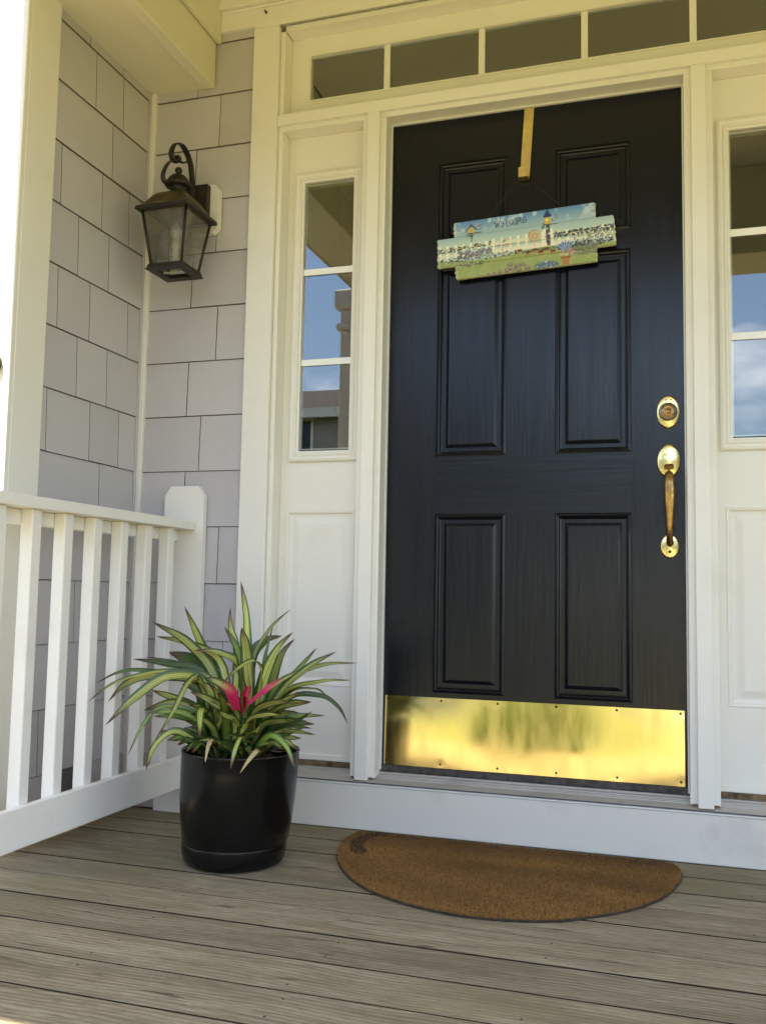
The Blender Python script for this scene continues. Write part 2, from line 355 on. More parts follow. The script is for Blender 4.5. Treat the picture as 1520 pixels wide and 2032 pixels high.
LEAVES = [
 ([(-0.205, -0.487, 0.117), (-0.227, -0.477, 0.284), (-0.234, -0.467, 0.44), (-0.26, -0.457, 0.557)], 0.0246, 'v'),
 ([(-0.262, -0.487, 0.128), (-0.26, -0.46, 0.344), (-0.296, -0.434, 0.427), (-0.314, -0.407, 0.484)], 0.0204, 'v'),
 ([(-0.292, -0.487, 0.137), (-0.33, -0.46, 0.299), (-0.396, -0.434, 0.397), (-0.457, -0.407, 0.483)], 0.0268, 'v'),
 ([(-0.292, -0.487, 0.137), (-0.307, -0.48, 0.281), (-0.398, -0.474, 0.382), (-0.52, -0.467, 0.439)], 0.0268, 'v'),
 ([(-0.262, -0.487, 0.128), (-0.296, -0.47, 0.322), (-0.409, -0.454, 0.381), (-0.525, -0.437, 0.398)], 0.0214, 'v'),
 ([(-0.205, -0.487, 0.117), (-0.228, -0.487, 0.306), (-0.294, -0.487, 0.36), (-0.378, -0.487, 0.367)], 0.0295, 'v'),
 ([(-0.205, -0.487, 0.117), (-0.223, -0.497, 0.286), (-0.238, -0.507, 0.369), (-0.274, -0.517, 0.435)], 0.0278, 'g'),
 ([(-0.206, -0.487, 0.235), (-0.202, -0.504, 0.288), (-0.206, -0.52, 0.376), (-0.214, -0.537, 0.435)], 0.0311, 'p'),
 ([(-0.205, -0.487, 0.117), (-0.225, -0.447, 0.324), (-0.194, -0.407, 0.424), (-0.149, -0.367, 0.483)], 0.0129, 'v'),
 ([(-0.205, -0.487, 0.117), (-0.234, -0.44, 0.323), (-0.217, -0.394, 0.39), (-0.182, -0.347, 0.407)], 0.0321, 'd'),
 ([(-0.205, -0.487, 0.117), (-0.189, -0.47, 0.265), (-0.18, -0.454, 0.368), (-0.17, -0.437, 0.437)], 0.0107, 'g'),
 ([(-0.205, -0.487, 0.117), (-0.175, -0.487, 0.267), (-0.139, -0.487, 0.366), (-0.09, -0.487, 0.425)], 0.0332, 'v'),
 ([(-0.205, -0.487, 0.117), (-0.159, -0.474, 0.266), (-0.133, -0.46, 0.36), (-0.102, -0.447, 0.406)], 0.0246, 'v'),
 ([(-0.205, -0.487, 0.117), (-0.144, -0.48, 0.268), (-0.087, -0.474, 0.316), (-0.029, -0.467, 0.387)], 0.0214, 'g'),
 ([(-0.205, -0.487, 0.117), (-0.121, -0.507, 0.251), (-0.032, -0.527, 0.332), (0.054, -0.547, 0.383)], 0.0321, 'v'),
 ([(-0.205, -0.487, 0.117), (-0.116, -0.494, 0.281), (-0.01, -0.5, 0.341), (0.099, -0.507, 0.354)], 0.0129, 'v'),
 ([(-0.205, -0.487, 0.117), (-0.124, -0.474, 0.258), (-0.019, -0.46, 0.298), (0.059, -0.447, 0.304)], 0.0129, 'v'),
 ([(-0.205, -0.487, 0.117), (-0.099, -0.507, 0.257), (-0.014, -0.527, 0.285), (0.03, -0.547, 0.274)], 0.0139, 'v'),
 ([(-0.205, -0.487, 0.117), (-0.096, -0.512, 0.248), (0.006, -0.537, 0.271), (0.066, -0.562, 0.25), (0.102, -0.587, 0.213)], 0.0139, 'd'),
 ([(-0.205, -0.487, 0.117), (-0.157, -0.494, 0.151), (-0.077, -0.5, 0.193), (-0.023, -0.507, 0.227)], 0.0129, 'd'),
 ([(-0.205, -0.487, 0.117), (-0.152, -0.504, 0.148), (-0.101, -0.52, 0.175), (-0.057, -0.537, 0.191)], 0.0161, 'v'),
 ([(-0.205, -0.487, 0.117), (-0.169, -0.527, 0.133), (-0.129, -0.567, 0.146), (-0.09, -0.607, 0.156)], 0.0182, 'v'),
 ([(-0.292, -0.487, 0.137), (-0.32, -0.499, 0.282), (-0.494, -0.512, 0.309), (-0.578, -0.524, 0.304), (-0.646, -0.537, 0.27)], 0.0118, 'd'),
 ([(-0.292, -0.487, 0.137), (-0.338, -0.467, 0.289), (-0.453, -0.447, 0.325), (-0.565, -0.427, 0.339)], 0.0236, 'd'),
 ([(-0.292, -0.487, 0.137), (-0.339, -0.487, 0.296), (-0.467, -0.487, 0.327), (-0.565, -0.487, 0.337)], 0.0204, 'd'),
 ([(-0.292, -0.487, 0.137), (-0.299, -0.517, 0.284), (-0.424, -0.547, 0.312), (-0.548, -0.577, 0.283), (-0.622, -0.607, 0.227)], 0.0182, 'v'),
 ([(-0.292, -0.487, 0.137), (-0.316, -0.507, 0.272), (-0.466, -0.527, 0.298), (-0.543, -0.547, 0.275), (-0.584, -0.567, 0.227)], 0.0246, 'v'),
 ([(-0.292, -0.487, 0.137), (-0.308, -0.532, 0.275), (-0.394, -0.577, 0.303), (-0.464, -0.622, 0.25), (-0.522, -0.667, 0.182)], 0.0321, 'v'),
 ([(-0.292, -0.487, 0.137), (-0.32, -0.542, 0.285), (-0.325, -0.597, 0.295), (-0.336, -0.652, 0.226), (-0.353, -0.707, 0.161)], 0.0171, 'v'),
 ([(-0.292, -0.487, 0.137), (-0.342, -0.517, 0.2), (-0.426, -0.547, 0.221), (-0.465, -0.577, 0.179), (-0.491, -0.607, 0.1)], 0.0107, 'g'),
 ([(-0.292, -0.487, 0.137), (-0.324, -0.507, 0.189), (-0.403, -0.527, 0.231), (-0.487, -0.547, 0.208)], 0.0225, 'v'),
 ([(-0.292, -0.487, 0.137), (-0.319, -0.494, 0.188), (-0.4, -0.5, 0.231), (-0.49, -0.507, 0.258)], 0.0246, 'v'),
 ([(-0.292, -0.487, 0.137), (-0.32, -0.514, 0.17), (-0.377, -0.54, 0.208), (-0.464, -0.567, 0.206)], 0.0182, 'g'),
 ([(-0.292, -0.487, 0.137), (-0.333, -0.474, 0.258), (-0.397, -0.46, 0.328), (-0.477, -0.447, 0.357)], 0.0589, 'G'),
 ([(-0.292, -0.487, 0.137), (-0.298, -0.494, 0.251), (-0.355, -0.5, 0.285), (-0.417, -0.507, 0.299)], 0.0386, 'd'),
 ([(-0.292, -0.487, 0.137), (-0.301, -0.54, 0.205), (-0.293, -0.594, 0.221), (-0.264, -0.647, 0.165)], 0.0225, 'v'),
 ([(-0.205, -0.487, 0.117), (-0.155, -0.532, 0.292), (-0.152, -0.577, 0.351), (-0.174, -0.622, 0.338), (-0.2, -0.667, 0.298)], 0.0204, 'v'),
 ([(-0.292, -0.487, 0.137), (-0.315, -0.514, 0.201), (-0.332, -0.54, 0.264), (-0.365, -0.567, 0.286)], 0.0321, 'd'),
 ([(-0.292, -0.487, 0.137), (-0.313, -0.507, 0.21), (-0.305, -0.527, 0.264), (-0.33, -0.547, 0.296)], 0.0321, 'v'),
 ([(-0.292, -0.487, 0.137), (-0.284, -0.517, 0.203), (-0.268, -0.547, 0.258), (-0.279, -0.577, 0.29)], 0.0246, 'v'),
 ([(-0.262, -0.487, 0.128), (-0.258, -0.524, 0.195), (-0.246, -0.56, 0.24), (-0.245, -0.597, 0.274)], 0.0246, 'g'),
 ([(-0.262, -0.487, 0.128), (-0.254, -0.52, 0.205), (-0.29, -0.554, 0.247), (-0.329, -0.587, 0.269)], 0.0236, 'v'),
 ([(-0.262, -0.487, 0.128), (-0.311, -0.507, 0.154), (-0.348, -0.527, 0.18), (-0.363, -0.547, 0.189)], 0.0182, 'd'),
 ([(-0.292, -0.487, 0.137), (-0.318, -0.514, 0.139), (-0.339, -0.54, 0.15), (-0.355, -0.567, 0.158)], 0.0182, 'd'),
 ([(-0.292, -0.487, 0.137), (-0.34, -0.497, 0.151), (-0.358, -0.507, 0.159), (-0.379, -0.517, 0.169)], 0.0075, 't'),
 ([(-0.262, -0.487, 0.128), (-0.221, -0.54, 0.189), (-0.222, -0.594, 0.215), (-0.215, -0.647, 0.232)], 0.0193, 'v'),
 ([(-0.262, -0.487, 0.128), (-0.219, -0.534, 0.198), (-0.213, -0.58, 0.234), (-0.215, -0.627, 0.254)], 0.0204, 'v'),
 ([(-0.205, -0.487, 0.117), (-0.206, -0.547, 0.181), (-0.188, -0.607, 0.204), (-0.154, -0.667, 0.228)], 0.0193, 'v'),
 ([(-0.205, -0.487, 0.117), (-0.187, -0.54, 0.191), (-0.113, -0.594, 0.222), (-0.044, -0.647, 0.232)], 0.0182, 'v'),
 ([(-0.205, -0.487, 0.117), (-0.174, -0.534, 0.211), (-0.104, -0.58, 0.25), (-0.031, -0.627, 0.263)], 0.0193, 'v'),
 ([(-0.205, -0.487, 0.117), (-0.166, -0.527, 0.221), (-0.094, -0.567, 0.249), (-0.011, -0.607, 0.286)], 0.0214, 'v'),
 ([(-0.205, -0.487, 0.117), (-0.157, -0.52, 0.18), (-0.098, -0.554, 0.203), (-0.041, -0.587, 0.21)], 0.0182, 'v'),
 ([(-0.205, -0.487, 0.117), (-0.165, -0.514, 0.169), (-0.115, -0.54, 0.205), (-0.045, -0.567, 0.235)], 0.0161, 'g'),
 ([(-0.205, -0.487, 0.117), (-0.166, -0.5, 0.187), (-0.106, -0.514, 0.233), (-0.046, -0.527, 0.25)], 0.0182, 'v'),
 ([(-0.262, -0.487, 0.128), (-0.207, -0.544, 0.16), (-0.169, -0.6, 0.19), (-0.126, -0.657, 0.209)], 0.0214, 'v'),
 ([(-0.205, -0.487, 0.117), (-0.202, -0.54, 0.15), (-0.21, -0.594, 0.167), (-0.199, -0.647, 0.17)], 0.0193, 'v'),
 ([(-0.205, -0.487, 0.117), (-0.19, -0.544, 0.161), (-0.136, -0.6, 0.182), (-0.094, -0.657, 0.216)], 0.0161, 'v'),
 ([(-0.292, -0.487, 0.137), (-0.278, -0.527, 0.164), (-0.247, -0.567, 0.201), (-0.238, -0.607, 0.236)], 0.0193, 'v'),
 ([(-0.292, -0.487, 0.137), (-0.283, -0.527, 0.153), (-0.286, -0.567, 0.189), (-0.305, -0.607, 0.212)], 0.0214, 'v'),
 ([(-0.292, -0.487, 0.137), (-0.287, -0.53, 0.143), (-0.286, -0.574, 0.149), (-0.281, -0.617, 0.171)], 0.0161, 'g'),
 ([(-0.205, -0.487, 0.117), (-0.2, -0.527, 0.229), (-0.21, -0.567, 0.283), (-0.252, -0.607, 0.314)], 0.0257, 'p'),
 ([(-0.205, -0.487, 0.117), (-0.175, -0.527, 0.24), (-0.09, -0.567, 0.293), (-0.005, -0.607, 0.339)], 0.0246, 'p'),
 ([(-0.205, -0.487, 0.117), (-0.187, -0.53, 0.22), (-0.165, -0.574, 0.276), (-0.149, -0.617, 0.319)], 0.0214, 'p'),
 ([(-0.205, -0.487, 0.117), (-0.176, -0.537, 0.231), (-0.148, -0.587, 0.273), (-0.12, -0.637, 0.301)], 0.0257, 'P'),
 ([(-0.205, -0.487, 0.117), (-0.191, -0.534, 0.22), (-0.175, -0.58, 0.251), (-0.159, -0.627, 0.281)], 0.0182, 'P'),
 ([(-0.182, -0.487, 0.119), (-0.177, -0.537, 0.101), (-0.179, -0.587, 0.076)], 0.0086, 't'),
 ([(-0.299, -0.487, 0.103), (-0.242, -0.527, 0.123), (-0.185, -0.567, 0.121)], 0.0075, 't'),
 ([(-0.355, -0.487, 0.096), (-0.307, -0.512, 0.111), (-0.259, -0.537, 0.106)], 0.0075, 't'),
 ([(-0.148, -0.487, 0.118), (-0.109, -0.512, 0.12), (-0.076, -0.537, 0.131)], 0.0075, 't'),
 ([(-0.187, -0.487, 0.118), (-0.171, -0.552, 0.127), (-0.153, -0.617, 0.142)], 0.0161, 't'),
]
# ================================================================ SETTING
rnd = random.Random(7)
# ---- deck: one plank per object, a subfloor below
deck = empty('porch_deck', (0.9, -1.2, ZD), kind='structure')
PITCH_Y = .1375; y = -.892 + PITCH_Y*6 + .0; joints = []
yy = -.0665; nails = []
PLANK_EDGE = plain('dirty_plank_edge', (.022,.016,.010), .95, 0, 40, .4, .2)
k = 0
while yy > -2.45:
    y0, y1 = yy-PITCH_Y, yy
    xs = [-1.3]+([ [1.72], [.2+2.3], [-.9+3.6], [2.05]][k % 4])+[3.3]
    for xa, xb in zip(xs, xs[1:]):
        b = MB(); pa, pb, qa, qb, zt_ = xa+.0015, xb-.0015, y0+.0009+rnd.random()*.0010, y1-.0009-rnd.random()*.0010, ZD+rnd.uniform(-.0008,.0003)
        b.box(pa, pb, qa, qb, ZD-.034, zt_-.0012, 1); b.quad((pa,qa,zt_-.0012),(pb,qa,zt_-.0012),(pb,qa+.0012,zt_),(pa,qa+.0012,zt_),1); b.quad((pa,qb-.0012,zt_),(pb,qb-.0012,zt_),(pb,qb,zt_-.0012),(pa,qb,zt_-.0012),1)
        b.quad((pa,qa+.0012,zt_),(pb,qa+.0012,zt_),(pb,qb-.0012,zt_),(pa,qb-.0012,zt_),0)
        b.build('deck_plank', [DECK, PLANK_EDGE], deck)
        for jx in (-.62,-.21,.20,.61,1.02,1.43,1.84):
            for ny in (qa+.028, qb-.028):
                if xa < jx < xb and rnd.random() < .6: nails.append((jx+rnd.uniform(-.012,.012), ny+rnd.uniform(-.006,.006), zt_+.0002))
    yy -= PITCH_Y; k += 1
DECK_FRONT = yy
b = MB()
for nx_, ny_, nz2 in nails: b.lathe((nx_, ny_, nz2), [(.0030,0),(.0024,.0004),(0,.0002)], 8)
nh0 = b.build('nail_heads', plain('rusty_nail', (.05,.035,.025), .7, .4), deck); nh0['kind'] = 'stuff'
part('joist_frame', plain('dark_treated_wood', (.10,.08,.05), .9, 0, 20, .4), deck, 'box', -1.3, 3.3, DECK_FRONT+.01, -.07, ZD-.30, ZD-.09)
part('rim_board', DECK, deck, 'box', -1.32, 3.32, DECK_FRONT-.03, DECK_FRONT-.002, ZD-.28, ZD-.004, 0, .003)

# ---- skirt board under the sill
skirt = empty('skirt_board', (.45, -.08, ZD), 'long white skirt board under the entry sill, above the deck boards', 'skirting')
part('board', SKIRT, skirt, 'box', -.728, 2.2, -.080, -.0615, ZD+.002, -.037, 0, .002)
b = MB(); b.box(-.463, 2.2, -.0835, -.0605, -.0365, -.0315, 0, .0012); b.build('top_lip', WHITE, skirt)

# ---- walls with individual shingles
EXP = .1823; ZA = 2.1897
def shingle_mesh(w, h, stub=False):
    # local: x across, y = out of the wall (towards viewer = -y), z up from its butt
    t0, t1, e = .0085, .0035, .0016
    me = MB(); g = .0012
    x0, x1 = g, w-g
    F = [(x0,-t0,e),(x1,-t0,e),(x1,-t1,h),(x0,-t1,h)]
    me.quad(*F, 0)
    me.quad((x0,-t0+e,0),(x1,-t0+e,0),(x1,-t0,e),(x0,-t0,e), 1)  # bevel strip in the dark colour, a painted shadow line along the butt
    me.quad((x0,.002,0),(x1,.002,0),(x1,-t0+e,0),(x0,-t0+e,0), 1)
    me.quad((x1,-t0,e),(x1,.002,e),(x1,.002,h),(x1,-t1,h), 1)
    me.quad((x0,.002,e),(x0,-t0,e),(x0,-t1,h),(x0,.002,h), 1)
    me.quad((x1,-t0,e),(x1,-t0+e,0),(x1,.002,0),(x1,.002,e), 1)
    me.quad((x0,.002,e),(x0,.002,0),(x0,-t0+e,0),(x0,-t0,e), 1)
    return me
frontJ = {-1:[-.673], 0:[-.587], 1:[-.671], 2:[-.585], 3:[-.670], 4:[-.572], 5:[-.672], 6:[-.62], 7:[-.670], 8:[-.541], 9:[-.69], 10:[-.514], 11:[-.63], 12:[-.56]}
sideJ = {-1:[-.423,-.247], 0:[-.382,-.234], 1:[-.282], 2:[-.527,-.325,-.176], 3:[-.433,-.276], 4:[-.517,-.363,-.157], 5:[-.413,-.26], 6:[-.54,-.336,-.182], 7:[-.274], 8:[-.214,-.45], 9:[-.37], 10:[-.216,-.40], 11:[-.507,-.30], 12:[-.25,-.43]}
fw = empty('front_wall', (-.6, -.05, ZD), 'grey shingled wall strip carrying the lantern, between the inside corner and the white door casing', 'wall')
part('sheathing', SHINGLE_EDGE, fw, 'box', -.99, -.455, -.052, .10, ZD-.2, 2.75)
XL = -.8513
def shrow(i): return ZA - EXP*(i+1), min(EXP+.0, 9)     # row i lies between course lines i and i+1
def place_shingle(parent, w, h, mtx):
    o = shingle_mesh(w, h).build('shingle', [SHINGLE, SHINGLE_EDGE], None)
    o.parent = parent
    o.matrix_parent_inverse = Matrix.Identity(4)
    o.location = mtx.translation - parent.location; o.rotation_euler = mtx.to_euler()
for i in range(-2, 13):
    z0 = ZA-EXP*(i+1); h = EXP-.0008
    if z0 < ZD: h -= (ZD+.001-z0); z0 = ZD+.001
    if h < .02: continue
    xs = [-.828]+frontJ.get(i, [-.60])+[-.462]
    for xa, xb in zip(xs, xs[1:]):
        zj = z0 + (rnd.uniform(-.0008,.0008) if z0 > ZD+.01 else 0)
        place_shingle(fw, xb-xa, h, Matrix.Translation((xa, -.0525+rnd.uniform(-.0006,.0006), zj)))
part('corner_strip', WHITE, fw, 'box', -.8512+.001, -.8275, -.0745, -.050, ZD+.002, 2.40, 0, .0015)
b = MB(); b.box(-.8512+.0005, -.8405, -.0855, -.0747, ZD+.002, 2.215, 0, .002); b.build('corner_bead', SHINGLE, fw)

ww = empty('wing_wall', (XL-.1, -.35, ZD), 'long grey shingled wall at the left, behind the railing, ending in a white corner board', 'wall')
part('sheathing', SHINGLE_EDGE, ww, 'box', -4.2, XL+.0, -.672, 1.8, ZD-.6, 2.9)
for i in range(-2, 13):
    z0 = ZA-EXP*(i+1); h = EXP-.0008
    if z0 < ZD: h -= (ZD+.001-z0); z0 = ZD+.001
    if h < .02: continue
    ys = [-.571]+sideJ.get(i, [-.3])+[-.0865]
    for ya, yb in zip(ys, ys[1:]):
        zj = z0 + (rnd.uniform(-.0006,.0006) if z0 > ZD+.01 else 0)
        M = Matrix.Translation((XL+.0008, ya, zj)) @ Matrix.Rotation(math.pi/2, 4, 'Z')
        place_shingle(ww, yb-ya, h, M)
b = MB(); b.box(XL+.001, XL+.017, -.695, -.572, ZD+.001, 2.6, 0, .002); b.build('corner_board', WHITE, ww)
b = MB(); b.box(XL-.115, XL+.0165, -.7125, -.6955, ZD-.5, 2.75, 0, .002); b.build('corner_board', WHITE, ww)
b = MB()
for i in range(22): b.box(-4.2, XL-.1155, -.688, -.6725, -.6+i*.15, -.6+i*.15+.146)
b.build('lap_siding', SHINGLE, ww)

# dark metal bracket on the wing's corner board, cut by the left frame edge
fb = empty('flag_bracket', (-.878, -.715, 1.12), 'small dark bronze bracket on the sunlit corner board at the far left', 'bracket')
b = MB(); b.lathe((-.878, -.7145, 1.124), [(.0,0),(.020,0),(.024,.004),(.024,.012),(.018,.016),(.016,.030),(.021,.034),(.021,.044),(.0,.046)], 24, 0, 'y'); b.build('socket', LAMPROOF, fb)

# ---- beam over the railing, frieze, ceiling
bm_ = empty('porch_side_beam', (-.74, -1.2, 2.22), 'white boxed beam running overhead along the left side of the porch', 'beam')
part('soffit_board', CEIL, bm_, 'box', -.8505, -.6515, -2.3, -.0535, 2.2205, 2.236)
part('lower_fascia', CEIL, bm_, 'box', -.651, -.607, -2.3, -.0645, 2.212, 2.3715, 0, .003)
part('upper_fascia', CEIL, bm_, 'box', -.606, -.5875, -2.3, -.0625, 2.366, 2.655, 0, .003)
part('outer_fascia', WHITE, bm_, 'box', -.8535, -.8507, -2.3, -.7155, 2.21, 2.70)
part('core', CEIL, bm_, 'box', -.8505, -.652, -2.3, -.0535, 2.2365, 2.655)
fr = empty('frieze', (.4, -.08, 2.46), 'cream frieze and head board above the transom and the top shingles', 'trim')
part('lower_board', WHITE, fr, 'box', -.5870, 2.4, -.0720, -.0530, 2.400, 2.460)
part('head_board', WHITE, fr, 'box', -.462, 2.4, -.0750, -.0722, 2.3905, 2.4595, 0, .001)
part('bead', WHITE, fr, 'box', -.5870, 2.4, -.0795, -.053, 2.4605, 2.470, 0, .003)
part('upper_board', WHITE, fr, 'box', -.5870, 2.4, -.0920, -.053, 2.4705, 2.655, 0, .002)
ceil = empty('porch_ceiling', (.9, -1.2, 2.66), kind='structure')
part('ceiling_panel', CEIL, ceil, 'box', -.58, 3.5, -2.3, .1, 2.656, 2.676)
ROOFM = plain('brown_roof_shingle', (.075,.055,.045), .9, 0, 8, .4)
pr = empty('porch_roof', (.9, -1.2, 2.7), 'shallow shingled roof over the porch', 'roof')
b = MB(); b.box(-.8535, 3.6, -2.40, 1.9, 2.93, 2.99, 0); b.box(-4.4, -.8545, -.72, 1.9, 2.93, 2.99, 0); b.build('roof_deck', ROOFM, pr)
part('eave_soffit', CEIL, pr, 'box', -.8535, 3.55, -2.396, -2.302, 2.33, 2.345)
part('eave_fascia', WHITE, pr, 'box', -.8535, 3.57, -2.428, -2.397, 2.31, 2.93, 0, .003)
fbm = empty('porch_front_beam', (1.2, -2.15, 2.22), 'white boxed beam across the open front of the porch', 'beam')
part('core', CEIL, fbm, 'box', -.586, 3.5, -2.30, -1.98, 2.212, 2.655, 0, .004)
rb = empty('porch_right_beam', (3.35, -1.0, 2.22), 'white boxed beam along the right end of the porch', 'beam')
part('core', CEIL, rb, 'box', 3.2, 3.5, -1.979, -.06, 2.212, 2.655, 0, .004)

def column(x, y, label):
    c = empty('porch_column', (x, y, ZD), label, 'column', 'square porch columns')
    s = .125
    part('base', WHITE2, c, 'box', x-s-.03, x+s+.03, y-s-.03, y+s+.03, ZD+.001, ZD+.16, 0, .006)
    part('shaft', WHITE2, c, 'box', x-s, x+s, y-s, y+s, ZD+.161, 1.98, 0, .008)
    part('neck_band', WHITE2, c, 'box', x-s-.02, x+s+.02, y-s-.02, y+s+.02, 1.981, 2.02, 0, .008)
    part('capital', WHITE2, c, 'box', x-s-.03, x+s+.03, y-s-.03, y+s+.03, 2.10, 2.209, 0, .01)
    part('neck', WHITE2, c, 'box', x-s, x+s, y-s, y+s, 2.021, 2.099, 0, .004)
column(-.795, -2.13, 'square white porch column at the left front corner, reflected in the sidelight')
column(2.9, -2.13, 'square white porch column at the right front corner')

# right part of the house front (beyond the frame) and the dim room behind the glass
hw = empty('house_front', (1.9, 0, ZD), 'grey shingled house front to the right of the entry', 'wall')
part('siding', SHINGLE, hw, 'box', 1.36, 3.6, -.055, .12, ZD-.2, 2.9)
part('lintel_wall', WHITE, hw, 'box', -.455, 1.359, -.05, .10, 2.40, 2.9)
rm = empty('hall_room', (.45, .9, 0), kind='structure')
b = MB(); 
b.box(-1.6, 2.4, 3.2, 3.25, -.2, 2.75); b.box(-1.65, -1.6, .11, 3.2, -.2, 2.75); b.box(2.4, 2.45, .11, 3.2, -.2, 2.75)
b.box(-1.65, 2.45, .11, 3.25, 2.75, 2.8); b.box(-1.65, 2.45, .06, 3.25, -.25, -.2); b.box(-1.65, -.456, .1005, .1095, -.2, 2.75); b.box(1.36, 2.45, .1205, .13, -.2, 2.75)
b.build('room_walls', INTERIOR, rm)

# ================================================================ ENTRY SURROUND
sur = empty('entry_surround', (.4445, -.06, -.03), 'white painted casing, posts and sill framing the black door and its windows', 'door surround')
YC, YJ = -.075, -.060      # casing face, jamb face
part('casing', WHITE, sur, 'box', -.463, -.3715, YC, -.0535, -.030, 2.3900, 0, .0015)
part('casing', WHITE, sur, 'box', 1.2605, 1.352, YC, -.0535, -.030, 2.3900, 0, .0015)
part('jamb', WHITE, sur, 'box', -.3705, -.355, YJ, .10, -.022, 2.3722, 0, .001)
part('jamb', WHITE, sur, 'box', 1.244, 1.2595, YJ, .10, -.022, 2.3722, 0, .001)
part('transom_head', WHITE, sur, 'box', -.3545, 1.2435, YJ, .10, 2.3725, 2.3902, 0, .001)
for x0, x1 in ((-.077, 0), (.889, .966)):
    part('mullion_post', WHITE, sur, 'box', x0, x1, YJ, .10, -.018, 2.0265, 0, .0012)
part('mullion_board', WHITE, sur, 'box', -.0590, -.0185, YC, YJ-.0004, -.0265, 2.0415, 0, .0015)
part('mullion_board', WHITE, sur, 'box', .9085, .9490, YC, YJ-.0004, -.0265, 2.0415, 0, .0015)
part('transom_bar', WHITE, sur, 'box', -.3545, 1.2435, YJ, .10, 2.0270, 2.0850, 0, .0012)
part('transom_bar_board', WHITE, sur, 'box', -.3700, 1.2590, YC, YJ-.0004, 2.0420, 2.0790, 0, .0015)
# thin head strips over each opening so that the step shows
for x0, x1 in ((-.3545,-.0775),(.0005,.8885),(.9665,1.2435)):
    pass
# sill: sloped worn threshold with ribs
b = MB()
P = [(-.0815,-.0310),(-.0815,-.0270),(-.045,-.0205),(-.044,-.0175),(-.038,-.0172),(-.037,-.0150),(-.030,-.0147),(-.029,-.0118),(-.015,-.0108),(-.0145,-.0060),(.03,-.0040),(.03,-.031)]
for (ya, za), (yb, zb) in zip(P, P[1:]): b.quad((-.3545,ya,za),(1.2435,ya,za),(1.2435,yb,zb),(-.3545,yb,zb))
b.quad((-.3545,P[-1][0],P[-1][1]),(1.2435,P[-1][0],P[-1][1]),(1.2435,P[0][0],P[0][1]),(-.3545,P[0][0],P[0][1]))
b.build('sill', SILL_MAT, sur)
b = MB(); b.box(-.3545, 1.2435, -.0845, -.0818, -.0300, -.0265, 0, .0006); b.build('sill_nosing', plain('blackened_sill_edge', (.10,.10,.12), .5, 0, 40, .5), sur)
for x0, x1 in ((-.3540,-.0775),(.9665,1.2430)):
    b = MB(); b.box(x0, x1, -.0085, .02, -.0045, .0105); b.build('grime_gap', GRIME, sur)
# weatherstrip round the door (thin pale line)
b = MB(); b.box(.0006,.0052,-.0105,-.0012,.0,2.0262); b.box(.8838,.8884,-.0105,-.0012,.0,2.0262); b.box(.0054,.8836,-.0105,-.0012,2.0206,2.0262)
b.build('weatherstrip', SEAL, sur)

# ================================================================ DOOR
door = empty('front_door', (.4445, .02, 0), 'glossy black six panel door with brass hardware and kick plate', 'door')
X = [-.01, .1585, .3755, .5205, .7385, .899]; 
rowsP = [(.2355,.772),(.947,1.5515),(1.6095,1.8775)]
slab = MB()
D0, D1 = .0, .042
def dq(x0,x1,z0,z1,mi): slab.quad((x0,D0,z0),(x1,D0,z0),(x1,D0,z1),(x0,D0,z1),mi)
Z = [.0035]+[v for r in rowsP for v in r]+[2.03]
for x0, x1 in ((X[0],X[1]),(X[4],X[5])):
    dq(x0,x1,Z[0],Z[-1],0)
for z0, z1 in ((Z[0],Z[1]),(Z[2],Z[3]),(Z[4],Z[5]),(Z[6],Z[7])): dq(X[1],X[4],z0,z1,1)
for z0, z1 in rowsP: dq(X[2],X[3],z0,z1,0)
slab.quad((X[0],D1,Z[0]),(X[0],D1,Z[-1]),(X[5],D1,Z[-1]),(X[5],D1,Z[0]),0)
slab.quad((X[0],D0,Z[0]),(X[0],D1,Z[0]),(X[5],D1,Z[0]),(X[5],D0,Z[0]),0)
slab.build('slab', [DOOR_V, DOOR_H], door)
prof = [(0,0),(.0012,.0022),(.004,.0010),(.0075,-.0012),(.011,.0010),(.014,.0068),(.0175,.0092),(.0285,.0092),(.030,.0080),(.0385,.0020),(.0400,.0016)]
for z0, z1 in rowsP:
    for x0, x1 in ((X[1],X[2]),(X[3],X[4])):
        b = MB(); b.frame(x0, x1, z0, z1, prof, 0, cap=True); b.build('raised_panel', DOOR_V, door)
part('bottom_sweep', SWEEP, door, 'box', .004, .885, -.0105, -.0005, -.0035, .0155, 0, .001)
# kick plate: gently dished sheet with screw dents
b = MB(); nx, nz_ = 96, 24; kx0, kx1, kz0, kz1 = .0125, .8765, .0168, .2213
scr = [(.021,.213),(.188,.213),(.357,.213),(.526,.213),(.695,.213),(.866,.213),(.020,.028),(.188,.028),(.358,.028),(.527,.028),(.696,.028),(.866,.028)]
def ky(x, z):
    d = -.0026 - .0011*math.sin(x*7.5+1)*math.sin((z-.0168)/.2045*math.pi)
    d -= .030*(.2213-z)*1.0 + .0036*math.exp(-((x-.22)/.11)**2)
    d -= .0003*math.exp(-((x-.10)/.03)**2) + .0007*math.exp(-((x-.56)/.09)**2-((z-.09)/.04)**2)
    for sx_, sz in scr: d += .00022*math.exp(-((x-sx_)**2+(z-sz)**2)/.00012)
    return d
G = [[(kx0+(kx1-kx0)*i/nx, 0, kz0+(kz1-kz0)*j/nz_) for i in range(nx+1)] for j in range(nz_+1)]
n0 = 0
for row in G:
    for x, _, z in row: b.v.append((x, ky(x, z), z))
for j in range(nz_):
    for i in range(nx):
        a = j*(nx+1)+i; b.f.append((a, a+1, a+nx+2, a+nx+1)); b.m.append(0); b.sm.append(True)
kp = b.build('kick_plate', KICK, door)
b = MB(); b.box(kx0, kx1, -.0008, -.0004, kz0, kz1); b.build('plate_back', STEEL, kp)
